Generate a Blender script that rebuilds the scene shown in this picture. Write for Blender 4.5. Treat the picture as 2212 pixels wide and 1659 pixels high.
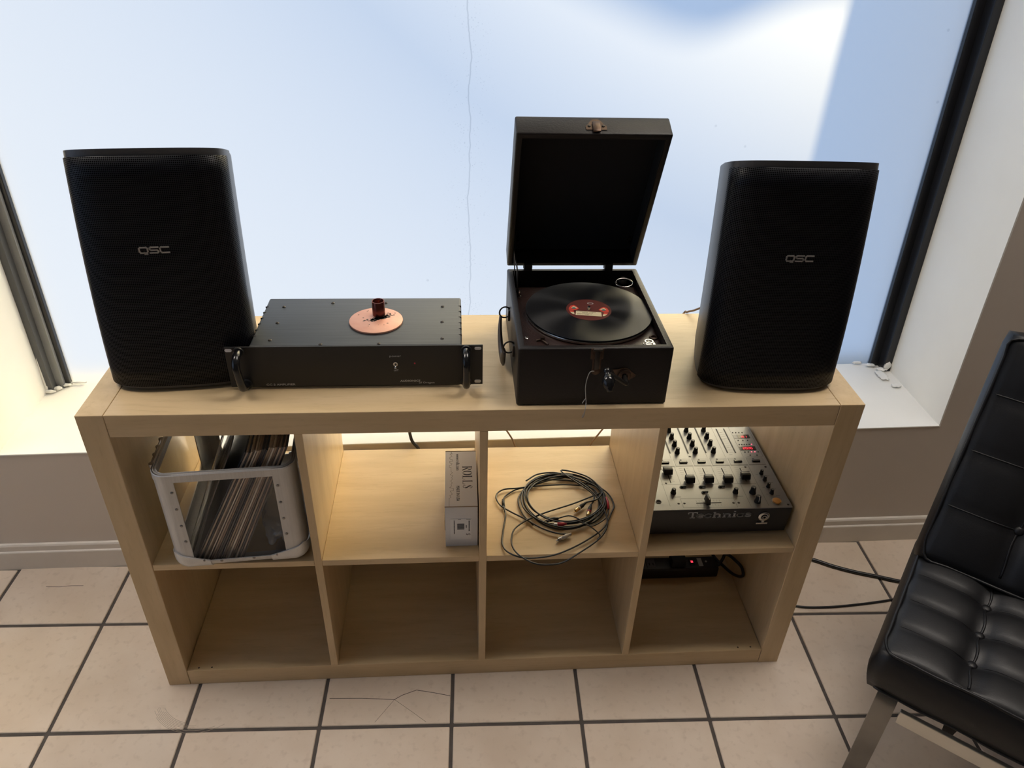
import bpy, bmesh, math, random
from mathutils import Vector, Matrix
random.seed(7)
S = bpy.context.scene
for o in list(bpy.data.objects): bpy.data.objects.remove(o)
COL = S.collection
PI = math.pi
R = math.radians

# ------------------------------------------------------------------ camera
cd = bpy.data.cameras.new('camera'); cam = bpy.data.objects.new('camera', cd); COL.objects.link(cam)
cam.location = (-0.04618, -1.16073, 1.60679)
cam.rotation_euler = (0.99206, -0.02796, -0.06504)
cd.sensor_width = 36; cd.lens = 1630.0 / 2212 * 36; cd.clip_start = 0.02
S.camera = cam

# ------------------------------------------------------------------ world, sun, exposure
w = bpy.data.worlds.new('sky'); S.world = w; w.use_nodes = True
bg = w.node_tree.nodes['Background']
bg.inputs['Color'].default_value = (0.385, 0.515, 0.755, 1); bg.inputs['Strength'].default_value = 1.36
SUN_DIR = Vector((0.46, 0.74, 0.49)).normalized()      # towards the sun, out of the window
sl = bpy.data.lights.new('sun', 'SUN'); sl.energy = 6.3; sl.color = (1.0, 0.82, 0.48); sl.angle = R(0.6)
so = bpy.data.objects.new('sun', sl); COL.objects.link(so)
so.rotation_euler = SUN_DIR.to_track_quat('Z', 'Y').to_euler(); so.location = SUN_DIR * 8
S.view_settings.view_transform = 'Standard'; S.view_settings.look = 'None'
S.view_settings.exposure = 0.0; S.view_settings.gamma = 1.0; S.view_settings.use_curve_mapping = False
try:
    S.cycles.max_bounces = 8; S.cycles.diffuse_bounces = 4; S.cycles.glossy_bounces = 4
    S.cycles.transmission_bounces = 8; S.cycles.transparent_max_bounces = 32
    S.cycles.use_denoising = True; S.cycles.sample_clamp_indirect = 6
    S.cycles.caustics_reflective = False; S.cycles.caustics_refractive = True
except Exception: pass

# ------------------------------------------------------------------ helpers: materials
M = {}
def nt(m): m.use_nodes = True; return m.node_tree
def mat(name, col, rough=0.5, metal=0.0, spec=0.5, noise=None, bump=None, emit=None, coat=0.0):
    """noise=(scale, amount, stretch xyz, colour2)  bump=(scale, strength)"""
    m = bpy.data.materials.new(name); t = nt(m); b = t.nodes['Principled BSDF']
    b.inputs['Base Color'].default_value = (*col, 1); b.inputs['Roughness'].default_value = rough
    b.inputs['Metallic'].default_value = metal; b.inputs['Specular IOR Level'].default_value = spec
    if coat: b.inputs['Coat Weight'].default_value = coat
    if emit:
        b.inputs['Emission Color'].default_value = (*emit[0], 1); b.inputs['Emission Strength'].default_value = emit[1]
    if noise or bump:
        tc = t.nodes.new('ShaderNodeTexCoord'); mp = t.nodes.new('ShaderNodeMapping')
        t.links.new(tc.outputs['Object'], mp.inputs['Vector'])
    if noise:
        sc, amt, st, c2 = noise
        mp.inputs['Scale'].default_value = st
        n = t.nodes.new('ShaderNodeTexNoise'); n.inputs['Scale'].default_value = sc; n.inputs['Detail'].default_value = 6
        t.links.new(mp.outputs['Vector'], n.inputs['Vector'])
        r = t.nodes.new('ShaderNodeMapRange'); r.inputs['From Min'].default_value = 0.35; r.inputs['From Max'].default_value = 0.65
        r.inputs['To Max'].default_value = amt
        t.links.new(n.outputs['Fac'], r.inputs['Value'])
        x = t.nodes.new('ShaderNodeMix'); x.data_type = 'RGBA'
        x.inputs[6].default_value = (*col, 1); x.inputs[7].default_value = (*c2, 1)
        t.links.new(r.outputs['Result'], x.inputs[0]); t.links.new(x.outputs[2], b.inputs['Base Color'])
    if bump:
        n2 = t.nodes.new('ShaderNodeTexNoise'); n2.inputs['Scale'].default_value = bump[0]; n2.inputs['Detail'].default_value = 4
        t.links.new(tc.outputs['Object'], n2.inputs['Vector'])
        bp = t.nodes.new('ShaderNodeBump'); bp.inputs['Strength'].default_value = bump[1]; bp.inputs['Distance'].default_value = 0.002
        t.links.new(n2.outputs['Fac'], bp.inputs['Height']); t.links.new(bp.outputs['Normal'], b.inputs['Normal'])
    M[name] = m; return m

def wood(name, st):
    m = mat(name, (0.62, 0.452, 0.248), 0.40, noise=(3.0, 0.75, st, (0.73, 0.556, 0.335)))
    t = m.node_tree; b = t.nodes['Principled BSDF']
    mixn = [n for n in t.nodes if n.type == 'MIX'][0]
    mp = [n for n in t.nodes if n.type == 'MAPPING'][0]
    n = t.nodes.new('ShaderNodeTexNoise'); n.inputs['Scale'].default_value = 14; n.inputs['Detail'].default_value = 8
    n.inputs['Roughness'].default_value = 0.7; t.links.new(mp.outputs['Vector'], n.inputs['Vector'])
    r = t.nodes.new('ShaderNodeMapRange'); r.inputs['From Min'].default_value = 0.52; r.inputs['From Max'].default_value = 0.75; r.inputs['To Max'].default_value = 0.45
    t.links.new(n.outputs['Fac'], r.inputs['Value'])
    x = t.nodes.new('ShaderNodeMix'); x.data_type = 'RGBA'; x.inputs[7].default_value = (0.48, 0.335, 0.165, 1)
    t.links.new(r.outputs['Result'], x.inputs[0]); t.links.new(mixn.outputs[2], x.inputs[6]); t.links.new(x.outputs[2], b.inputs['Base Color'])
    return m
wood('wood_long', (1.2, 9, 9)); wood('wood_up', (9, 9, 1.2)); wood('wood_deep', (9, 1.2, 9))
mat('white_paint', (0.86, 0.85, 0.81), 0.45, noise=(5, 0.5, (1, 1, 1), (0.80, 0.78, 0.73)), bump=(40, 0.15))
mat('wall_paint', (0.64, 0.575, 0.51), 0.6, noise=(3, 0.4, (1, 1, 1), (0.60, 0.535, 0.47)), bump=(120, 0.12))
mat('trim_paint', (0.72, 0.67, 0.60), 0.4, noise=(14, 0.5, (1, 1, 1), (0.64, 0.585, 0.515)), bump=(60, 0.1))
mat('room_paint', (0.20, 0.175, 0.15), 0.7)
mat('ceiling_paint', (0.50, 0.49, 0.47), 0.8)
mat('grout', (0.10, 0.085, 0.075), 0.9, noise=(30, 0.7, (1, 1, 1), (0.06, 0.05, 0.045)))
mat('crack', (0.07, 0.05, 0.04), 0.9)
mat('scuff', (0.40, 0.33, 0.26), 0.8)
def tile_mat():
    m = mat('tile', (0.66, 0.54, 0.425), 0.38, noise=(7, 0.8, (1, 1, 1), (0.75, 0.635, 0.52)), bump=(55, 0.10))
    t = m.node_tree; b = t.nodes['Principled BSDF']; mx = [n for n in t.nodes if n.type == 'MIX'][0]
    tc = [n for n in t.nodes if n.type == 'TEX_COORD'][0]; mp = [n for n in t.nodes if n.type == 'MAPPING'][0]
    oi = t.nodes.new('ShaderNodeObjectInfo'); cb = t.nodes.new('ShaderNodeCombineXYZ'); mu = t.nodes.new('ShaderNodeMath'); mu.operation = 'MULTIPLY'; mu.inputs[1].default_value = 37
    t.links.new(oi.outputs['Random'], mu.inputs[0]); t.links.new(mu.outputs[0], cb.inputs['X']); t.links.new(cb.outputs[0], mp.inputs['Location'])
    n = t.nodes.new('ShaderNodeTexNoise'); n.inputs['Scale'].default_value = 60; n.inputs['Detail'].default_value = 5; t.links.new(mp.outputs['Vector'], n.inputs['Vector'])
    r = t.nodes.new('ShaderNodeMapRange'); r.inputs['From Min'].default_value = 0.55; r.inputs['From Max'].default_value = 0.8; r.inputs['To Max'].default_value = 0.5
    t.links.new(n.outputs['Fac'], r.inputs['Value'])
    x = t.nodes.new('ShaderNodeMix'); x.data_type = 'RGBA'; x.inputs[7].default_value = (0.48, 0.375, 0.285, 1)
    t.links.new(r.outputs['Result'], x.inputs[0]); t.links.new(mx.outputs[2], x.inputs[6])
    hs = t.nodes.new('ShaderNodeHueSaturation'); mr = t.nodes.new('ShaderNodeMapRange'); mr.inputs['To Min'].default_value = 0.95; mr.inputs['To Max'].default_value = 1.05
    t.links.new(oi.outputs['Random'], mr.inputs['Value']); t.links.new(mr.outputs['Result'], hs.inputs['Value'])
    t.links.new(x.outputs[2], hs.inputs['Color']); t.links.new(hs.outputs['Color'], b.inputs['Base Color'])
tile_mat()
mat('black_plastic', (0.008, 0.008, 0.009), 0.42, bump=(400, 0.12))
mat('grey_plastic', (0.055, 0.057, 0.062), 0.36, bump=(500, 0.15))
mat('black_gloss', (0.008, 0.008, 0.009), 0.16)
mat('black_soft', (0.012, 0.012, 0.013), 0.6)
mat('black_panel', (0.007, 0.007, 0.008), 0.45)
mat('amp_metal', (0.052, 0.056, 0.062), 0.44, metal=0.35, noise=(8, 0.7, (1, 60, 60), (0.075, 0.08, 0.088)))
mat('print_grey', (0.45, 0.45, 0.45), 0.5)
mat('print_white', (0.75, 0.75, 0.72), 0.5)
mat('badge', (0.42, 0.41, 0.40), 0.35, metal=0.6)
mat('copper_clad', (0.62, 0.30, 0.215), 0.45, metal=0.25, noise=(22, 0.8, (1, 1, 1), (0.70, 0.39, 0.29)))
mat('copper_dark', (0.16, 0.045, 0.035), 0.25, metal=0.8)
mat('soot', (0.10, 0.085, 0.075), 0.9)
mat('case_cloth', (0.0055, 0.0036, 0.0034), 0.45, spec=0.35, noise=(9, 0.6, (1, 1, 1), (0.0095, 0.006, 0.0055)), bump=(260, 0.22))
mat('deck', (0.022, 0.010, 0.008), 0.35, noise=(12, 0.7, (1, 1, 1), (0.034, 0.016, 0.012)), bump=(300, 0.3))
mat('lining', (0.004, 0.004, 0.005), 0.85)
mat('nickel', (0.62, 0.60, 0.56), 0.22, metal=1.0, noise=(40, 0.5, (1, 1, 1), (0.40, 0.36, 0.31)))
mat('bronze', (0.10, 0.066, 0.048), 0.36, metal=0.9, noise=(60, 0.7, (1, 1, 1), (0.05, 0.034, 0.027)))
mat('dark_metal', (0.045, 0.04, 0.036), 0.35, metal=0.8)
mat('felt', (0.03, 0.012, 0.012), 0.95)
mat('leather_brown', (0.022, 0.014, 0.013), 0.45, bump=(200, 0.3))
mat('string', (0.42, 0.40, 0.37), 0.9)
mat('label_maroon', (0.095, 0.022, 0.018), 0.45)
mat('label_cream', (0.58, 0.50, 0.32), 0.6)
mat('label_red', (0.52, 0.05, 0.03), 0.5)
mat('label_green', (0.06, 0.11, 0.10), 0.5)
mat('label_ink', (0.06, 0.045, 0.03), 0.7)
mat('aluminium', (0.56, 0.55, 0.54), 0.42, metal=0.35, noise=(12, 0.6, (30, 30, 1), (0.48, 0.47, 0.46)), bump=(90, 0.08))
mat('cap_metal', (0.70, 0.69, 0.67), 0.35, metal=0.3, noise=(25, 0.6, (1, 1, 1), (0.58, 0.57, 0.555)), bump=(120, 0.25))
mat('rivet', (0.30, 0.28, 0.26), 0.35, metal=0.9)
mat('cardboard_white', (0.78, 0.77, 0.77), 0.6, noise=(6, 0.5, (1, 1, 1), (0.72, 0.71, 0.705)))
mat('cardboard_side', (0.33, 0.25, 0.17), 0.8)
mat('sticker', (0.85, 0.845, 0.84), 0.4)
mat('ink', (0.035, 0.035, 0.04), 0.6)
mat('cable_black', (0.011, 0.011, 0.012), 0.36)
mat('cable_brown', (0.30, 0.20, 0.13), 0.4)
mat('gold', (0.75, 0.58, 0.30), 0.25, metal=1.0)
mat('steel', (0.58, 0.57, 0.56), 0.25, metal=1.0)
mat('plug_red', (0.45, 0.025, 0.05), 0.35)
mat('plug_white', (0.62, 0.60, 0.57), 0.4)
mat('mixer_silver', (0.27, 0.27, 0.275), 0.42, metal=0.55, noise=(14, 0.5, (1, 1, 1), (0.23, 0.23, 0.235)))
mat('mixer_line', (0.05, 0.05, 0.055), 0.6)
mat('mixer_strip', (0.22, 0.22, 0.225), 0.42, metal=0.5)
mat('knob_cap', (0.10, 0.10, 0.105), 0.5)
mat('orange_button', (0.60, 0.29, 0.07), 0.4)
mat('display', (0.015, 0.004, 0.005), 0.2)
mat('led_red', (0.8, 0.05, 0.06), 0.4, emit=((1.0, 0.05, 0.09), 1.1))
mat('led_pink', (0.8, 0.2, 0.3), 0.4, emit=((1.0, 0.15, 0.25), 1.2))
mat('leather', (0.007, 0.007, 0.008), 0.44, spec=0.4, bump=(350, 0.10))
mat('chrome', (0.27, 0.262, 0.25), 0.26, metal=1.0, noise=(18, 0.6, (1, 1, 1), (0.18, 0.175, 0.168)))
mat('chrome_bright', (0.62, 0.60, 0.55), 0.30, metal=0.9)
mat('frame_lit', (0.24, 0.245, 0.25), 0.4)  # receding frame side; window light put into a paler grey
mat('frame_black', (0.012, 0.012, 0.014), 0.3)
mat('frame_grey', (0.075, 0.077, 0.08), 0.38)
mat('fill_glow', (0.9, 0.9, 0.9), 0.5, emit=((1.0, 0.92, 0.84), 12.0))
for i, c in enumerate([(0.05, 0.045, 0.045), (0.50, 0.38, 0.27), (0.12, 0.10, 0.09), (0.68, 0.55, 0.41), (0.22, 0.16, 0.12), (0.03, 0.03, 0.034), (0.80, 0.70, 0.56), (0.36, 0.25, 0.18)]):
    mat('sleeve_%d' % i, c, 0.4, noise=(60, 0.5, (1, 1, 1), tuple(v * 0.7 for v in c)))

def clear(name, tint, gloss, rough, alpha):
    m = bpy.data.materials.new(name); t = nt(m); t.nodes.remove(t.nodes['Principled BSDF']); out = t.nodes['Material Output']
    tr = t.nodes.new('ShaderNodeBsdfTransparent'); tr.inputs['Color'].default_value = (*tint, 1)
    gl = t.nodes.new('ShaderNodeBsdfGlossy'); gl.inputs['Roughness'].default_value = rough
    lw = t.nodes.new('ShaderNodeLayerWeight'); lw.inputs['Blend'].default_value = 0.5
    pw = t.nodes.new('ShaderNodeMath'); pw.operation = 'POWER'; pw.inputs[1].default_value = 4.0; t.links.new(lw.outputs['Facing'], pw.inputs[0])
    fr = t.nodes.new('ShaderNodeMath'); fr.operation = 'MULTIPLY_ADD'; fr.inputs[1].default_value = 0.5; fr.inputs[2].default_value = gloss; t.links.new(pw.outputs[0], fr.inputs[0])
    mx = t.nodes.new('ShaderNodeMixShader'); t.links.new(fr.outputs[0], mx.inputs[0]); t.links.new(tr.outputs[0], mx.inputs[1]); t.links.new(gl.outputs[0], mx.inputs[2])
    df = t.nodes.new('ShaderNodeBsdfDiffuse'); df.inputs['Color'].default_value = (0.5, 0.5, 0.5, 1)
    m2 = t.nodes.new('ShaderNodeMixShader'); m2.inputs[0].default_value = alpha; t.links.new(mx.outputs[0], m2.inputs[1]); t.links.new(df.outputs[0], m2.inputs[2])
    t.links.new(m2.outputs[0], out.inputs['Surface']); M[name] = m
clear('acrylic', (0.975, 0.975, 0.98), 0.015, 0.06, 0.012)
clear('sleeve_plastic', (0.93, 0.93, 0.93), 0.06, 0.18, 0.08)
clear('plastic_bag', (0.86, 0.86, 0.88), 0.10, 0.15, 0.25)

def grille_mat():
    m = bpy.data.materials.new('grille'); t = nt(m); b = t.nodes['Principled BSDF']
    tc = t.nodes.new('ShaderNodeTexCoord'); mp = t.nodes.new('ShaderNodeMapping')
    t.links.new(tc.outputs['UV'], mp.inputs['Vector']); mp.inputs['Scale'].default_value = (1 / 0.0032, 1 / 0.0032, 1)
    fr = t.nodes.new('ShaderNodeVectorMath'); fr.operation = 'FRACTION'; t.links.new(mp.outputs[0], fr.inputs[0])
    sb = t.nodes.new('ShaderNodeVectorMath'); sb.operation = 'SUBTRACT'; sb.inputs[1].default_value = (0.5, 0.5, 0); t.links.new(fr.outputs[0], sb.inputs[0])
    ln = t.nodes.new('ShaderNodeVectorMath'); ln.operation = 'LENGTH'; t.links.new(sb.outputs[0], ln.inputs[0])
    r = t.nodes.new('ShaderNodeMapRange'); r.inputs['From Min'].default_value = 0.30; r.inputs['From Max'].default_value = 0.40; t.links.new(ln.outputs['Value'], r.inputs['Value'])
    x = t.nodes.new('ShaderNodeMix'); x.data_type = 'RGBA'; x.inputs[6].default_value = (0.001, 0.001, 0.0015, 1); x.inputs[7].default_value = (0.007, 0.007, 0.010, 1)
    t.links.new(r.outputs[0], x.inputs[0]); t.links.new(x.outputs[2], b.inputs['Base Color'])
    b.inputs['Roughness'].default_value = 0.42
    sp = t.nodes.new('ShaderNodeMath'); sp.operation = 'MULTIPLY'; sp.inputs[1].default_value = 0.3; t.links.new(r.outputs[0], sp.inputs[0]); t.links.new(sp.outputs[0], b.inputs['Specular IOR Level'])
    M['grille'] = m
grille_mat()

def vinyl_mat():
    m = bpy.data.materials.new('vinyl'); t = nt(m); b = t.nodes['Principled BSDF']
    b.inputs['Base Color'].default_value = (0.008, 0.008, 0.009, 1); b.inputs['Roughness'].default_value = 0.36
    b.inputs['Anisotropic'].default_value = 0.92; b.inputs['Specular IOR Level'].default_value = 0.45
    tg = t.nodes.new('ShaderNodeTangent'); tg.direction_type = 'RADIAL'; tg.axis = 'Z'; t.links.new(tg.outputs[0], b.inputs['Tangent'])
    tc = t.nodes.new('ShaderNodeTexCoord'); ln = t.nodes.new('ShaderNodeVectorMath'); ln.operation = 'LENGTH'; t.links.new(tc.outputs['Object'], ln.inputs[0])
    n = t.nodes.new('ShaderNodeTexNoise'); n.noise_dimensions = '1D'; n.inputs['Scale'].default_value = 900; t.links.new(ln.outputs['Value'], n.inputs['W'])
    r = t.nodes.new('ShaderNodeMapRange'); r.inputs['To Min'].default_value = 0.28; r.inputs['To Max'].default_value = 0.46; t.links.new(n.outputs['Fac'], r.inputs['Value']); t.links.new(r.outputs[0], b.inputs['Roughness'])
    M['vinyl'] = m
vinyl_mat()

def pane_mat():
    """frosted film on the shop window: scatters the daylight that falls on it from outside; a peeling seam with tiny bubbles runs down it"""
    m = bpy.data.materials.new('frosted_film'); t = nt(m); t.nodes.remove(t.nodes['Principled BSDF']); out = t.nodes['Material Output']
    tc = t.nodes.new('ShaderNodeTexCoord'); sx = t.nodes.new('ShaderNodeSeparateXYZ'); t.links.new(tc.outputs['Object'], sx.inputs[0])
    # wiggly seam
    def math_(op, a, b=None):
        n = t.nodes.new('ShaderNodeMath'); n.operation = op
        for i, v in enumerate((a, b)):
            if v is None: continue
            if isinstance(v, (int, float)): n.inputs[i].default_value = v
            else: t.links.new(v, n.inputs[i])
        return n.outputs[0]
    n1 = t.nodes.new('ShaderNodeTexNoise'); n1.noise_dimensions = '1D'; n1.inputs['Scale'].default_value = 6; n1.inputs['Detail'].default_value = 5; t.links.new(sx.outputs['Z'], n1.inputs['W'])
    wig = math_('MULTIPLY', math_('SUBTRACT', n1.outputs['Fac'], 0.5), 0.028)
    d = math_('ABSOLUTE', math_('SUBTRACT', math_('SUBTRACT', sx.outputs['X'], wig), -0.014))
    line = t.nodes.new('ShaderNodeMapRange'); line.inputs['From Min'].default_value = 0.0006; line.inputs['From Max'].default_value = 0.0022; line.inputs['To Min'].default_value = 0.35; line.inputs['To Max'].default_value = 0.0
    t.links.new(d, line.inputs['Value'])
    vo = t.nodes.new('ShaderNodeTexVoronoi'); vo.inputs['Scale'].default_value = 160; t.links.new(tc.outputs['Object'], vo.inputs['Vector'])
    dots = t.nodes.new('ShaderNodeMapRange'); dots.inputs['From Min'].default_value = 0.16; dots.inputs['From Max'].default_value = 0.26; dots.inputs['To Min'].default_value = 1; dots.inputs['To Max'].default_value = 0; t.links.new(vo.outputs['Distance'], dots.inputs['Value'])
    near = t.nodes.new('ShaderNodeMapRange'); near.inputs['From Min'].default_value = 0.0; near.inputs['From Max'].default_value = 0.075; near.inputs['To Min'].default_value = 0.30; near.inputs['To Max'].default_value = 0; t.links.new(d, near.inputs['Value'])
    n3 = t.nodes.new('ShaderNodeTexNoise'); n3.inputs['Scale'].default_value = 40; t.links.new(tc.outputs['Object'], n3.inputs['Vector'])
    nm = t.nodes.new('ShaderNodeMapRange'); nm.inputs['From Min'].default_value = 0.45; nm.inputs['From Max'].default_value = 0.6; t.links.new(n3.outputs['Fac'], nm.inputs['Value'])
    sp = math_('MULTIPLY', math_('MULTIPLY', dots.outputs[0], near.outputs[0]), nm.outputs[0])
    v2 = t.nodes.new('ShaderNodeTexVoronoi'); v2.inputs['Scale'].default_value = 9; t.links.new(tc.outputs['Object'], v2.inputs['Vector'])
    d2 = t.nodes.new('ShaderNodeMapRange'); d2.inputs['From Min'].default_value = 0.025; d2.inputs['From Max'].default_value = 0.04; d2.inputs['To Min'].default_value = 0.22; d2.inputs['To Max'].default_value = 0; t.links.new(v2.outputs['Distance'], d2.inputs['Value'])
    fac = math_('MAXIMUM', math_('MAXIMUM', line.outputs[0], sp), d2.outputs[0])
    x = t.nodes.new('ShaderNodeMix'); x.data_type = 'RGBA'; x.inputs[6].default_value = (0.80, 0.81, 0.80, 1); x.inputs[7].default_value = (0.28, 0.30, 0.33, 1); t.links.new(fac, x.inputs[0])
    tl = t.nodes.new('ShaderNodeBsdfTranslucent'); t.links.new(x.outputs[2], tl.inputs['Color'])
    df = t.nodes.new('ShaderNodeBsdfDiffuse'); df.inputs['Color'].default_value = (0.7, 0.72, 0.74, 1)
    mx = t.nodes.new('ShaderNodeMixShader'); mx.inputs[0].default_value = 0.12; t.links.new(tl.outputs[0], mx.inputs[1]); t.links.new(df.outputs[0], mx.inputs[2])
    # film scatters forward: a broad lobe keeps going the way the daylight came
    rf = t.nodes.new('ShaderNodeBsdfRefraction'); rf.distribution = 'GGX'; rf.inputs['Roughness'].default_value = 0.9; rf.inputs['IOR'].default_value = 1.6; t.links.new(x.outputs[2], rf.inputs['Color'])
    m3 = t.nodes.new('ShaderNodeMixShader'); m3.inputs[0].default_value = 0.84; t.links.new(mx.outputs[0], m3.inputs[1]); t.links.new(rf.outputs[0], m3.inputs[2])
    t.links.new(m3.outputs[0], out.inputs['Surface']); M['frosted_film'] = m
pane_mat()

# ------------------------------------------------------------------ helpers: objects
MW = {}
def thing(name, label=None, cat=None, loc=(0, 0, 0), rotz=0.0, group=None, kind=None):
    o = bpy.data.objects.new(name, None); COL.objects.link(o); o.empty_display_size = 0.05
    o.location = loc; o.rotation_euler = (0, 0, rotz)
    MW[o.name] = Matrix.Translation(loc) @ Matrix.Rotation(rotz, 4, 'Z')
    tag(o, label, cat, group, kind); return o
def tag(o, label=None, cat=None, group=None, kind=None):
    if label: o['label'] = label
    if cat: o['category'] = cat
    if group: o['group'] = group
    if kind: o['kind'] = kind
    return o
def mk(name, bm, m, parent=None, world=True, smooth=False, label=None, kind=None, loc=None):
    """bm -> one mesh object. world=True: the vertices are world coordinates; the parent's transform is undone."""
    me = bpy.data.meshes.new(name); 
    bm.normal_update(); bm.to_mesh(me); bm.free()
    for mm in (m if isinstance(m, (list, tuple)) else [m]): me.materials.append(M[mm])
    if smooth:
        for p in me.polygons: p.use_smooth = True
        if smooth != 'all':
            try: me.set_sharp_from_angle(angle=R(40))
            except Exception: pass
    o = bpy.data.objects.new(name, me); COL.objects.link(o)
    if loc is not None:
        me.transform(Matrix.Translation(-Vector(loc))); o.location = loc
    if parent:
        o.parent = parent
        if world: o.matrix_parent_inverse = abs_m(parent).inverted()
        MW[o.name] = abs_m(parent) @ (abs_m(parent).inverted() if world else Matrix()) @ Matrix.Translation(loc or (0, 0, 0))
    else: MW[o.name] = Matrix.Translation(loc or (0, 0, 0))
    if label: o['label'] = label
    if kind: o['kind'] = kind
    return o
def abs_m(o): return MW[o.name]
def B(): return bmesh.new()
def box(bm, x0, x1, y0, y1, z0, z1, bev=0.0, seg=2, fn=None, mi=0):
    vs = [bm.verts.new((x, y, z)) for z in (z0, z1) for y in (y0, y1) for x in (x0, x1)]
    F = [(0, 2, 3, 1), (4, 5, 7, 6), (0, 1, 5, 4), (2, 6, 7, 3), (0, 4, 6, 2), (1, 3, 7, 5)]
    fs = [bm.faces.new([vs[i] for i in f]) for f in F]
    for f in fs: f.material_index = mi
    if bev > 0:
        es = list({e for f in fs for e in f.edges})
        r = bmesh.ops.bevel(bm, geom=es, offset=bev, segments=seg, profile=0.5, affect='EDGES')
        vs = list({v for f in r['faces'] for v in f.verts} | {v for v in vs if v.is_valid})
    if fn:
        for v in vs: v.co = fn(v.co)
    return vs
def xf(vs, mtx):
    for v in vs: v.co = mtx @ v.co
def cyl(bm, c, r, h, axis='Z', seg=20, r2=None, bev=0, mi=0):
    """centre of the base c, along +axis"""
    r2 = r if r2 is None else r2
    a = []; b = []
    for i in range(seg):
        t = 2 * PI * i / seg; ct, st = math.cos(t), math.sin(t)
        def P(rr, hh):
            if axis == 'Z': return (c[0] + rr * ct, c[1] + rr * st, c[2] + hh)
            if axis == 'Y': return (c[0] + rr * ct, c[1] + hh, c[2] - rr * st) if hh is not None else 0
            return (c[0] + hh, c[1] + rr * ct, c[2] + rr * st)
        a.append(bm.verts.new(P(r, 0))); b.append(bm.verts.new(P(r2, h)))
    fs = [bm.faces.new((a[i], a[(i + 1) % seg], b[(i + 1) % seg], b[i])) for i in range(seg)]
    top = bm.faces.new(b); bot = bm.faces.new(list(reversed(a)))
    for f in fs + [top, bot]: f.material_index = mi
    vs = a + b
    if bev:
        r_ = bmesh.ops.bevel(bm, geom=list(top.edges), offset=bev, segments=2, profile=0.5, affect='EDGES')
        vs = list({v for v in vs if v.is_valid} | {v for f in r_['faces'] for v in f.verts})
    return vs
def lathe(bm, prof, seg=32, c=(0, 0, 0), m=None, closed=False):
    """prof: [(r, z)...] about Z"""
    rings = []; allv = []
    for r, z in prof:
        ring = []
        if r < 1e-6:
            v = bm.verts.new((c[0], c[1], c[2] + z)); ring = [v] * seg; allv.append(v)
        else:
            for i in range(seg):
                t = 2 * PI * i / seg; v = bm.verts.new((c[0] + r * math.cos(t), c[1] + r * math.sin(t), c[2] + z)); ring.append(v); allv.append(v)
        rings.append(ring)
    pairs = list(zip(rings, rings[1:])) + ([(rings[-1], rings[0])] if closed else [])
    for a, b in pairs:
        for i in range(seg):
            j = (i + 1) % seg
            q = []
            for v in (a[i], a[j], b[j], b[i]):
                if v not in q: q.append(v)
            if len(q) >= 3: bm.faces.new(q)
    if m is not None: xf(allv, m)
    return allv
def crom(pts, n=8, closed=False):
    P = [Vector(p) for p in pts]; out = []
    N = len(P); rng = range(N if closed else N - 1)
    for i in rng:
        p0 = P[(i - 1) % N] if closed or i > 0 else P[0] * 2 - P[1]
        p1 = P[i]; p2 = P[(i + 1) % N]
        p3 = P[(i + 2) % N] if closed or i + 2 < N else P[-1] * 2 - P[-2]
        for k in range(n):
            t = k / n
            out.append(0.5 * ((2 * p1) + (-p0 + p2) * t + (2 * p0 - 5 * p1 + 4 * p2 - p3) * t * t + (-p0 + 3 * p1 - 3 * p2 + p3) * t ** 3))
    if not closed: out.append(P[-1].copy())
    return out
def tube(bm, pts, r, seg=8, closed=False, cap=True, flat=None):
    """swept tube; r number or list; flat=(rx, rz) gives an elliptical section"""
    P = [Vector(p) for p in pts]; N = len(P); rings = []
    T = []
    for i in range(N):
        a = P[(i - 1) % N] if closed or i > 0 else P[i]; b = P[(i + 1) % N] if closed or i < N - 1 else P[i]
        d = (b - a); T.append(d.normalized() if d.length > 1e-9 else Vector((0, 0, 1)))
    up = Vector((0, 0, 1)) if abs(T[0].z) < 0.9 else Vector((0, 1, 0))
    nrm = (up - T[0] * up.dot(T[0])).normalized()
    for i in range(N):
        nrm = (nrm - T[i] * nrm.dot(T[i])); nrm = nrm.normalized() if nrm.length > 1e-6 else T[i].orthogonal().normalized()
        bn = T[i].cross(nrm); rr = r[i] if isinstance(r, (list, tuple)) else r
        ra, rb = (rr * flat[0], rr * flat[1]) if flat else (rr, rr)
        rings.append([bm.verts.new(P[i] + nrm * rb * math.sin(2 * PI * k / seg) + bn * ra * math.cos(2 * PI * k / seg)) for k in range(seg)])
    for i in range(N if closed else N - 1):
        a, b = rings[i], rings[(i + 1) % N]
        for k in range(seg): bm.faces.new((a[k], a[(k + 1) % seg], b[(k + 1) % seg], b[k]))
    if cap and not closed:
        bm.faces.new(list(reversed(rings[0]))); bm.faces.new(rings[-1])
    return [v for g in rings for v in g]
def prism(bm, poly, h, m=None):
    """flat polygon in XY, extruded to +Z by h"""
    a = [bm.verts.new((x, y, 0)) for x, y in poly]; b = [bm.verts.new((x, y, h)) for x, y in poly]; n = len(a)
    bm.faces.new(list(reversed(a))); bm.faces.new(b)
    for i in range(n): bm.faces.new((a[i], a[(i + 1) % n], b[(i + 1) % n], b[i]))
    if m is not None: xf(a + b, m)
    return a + b
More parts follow.
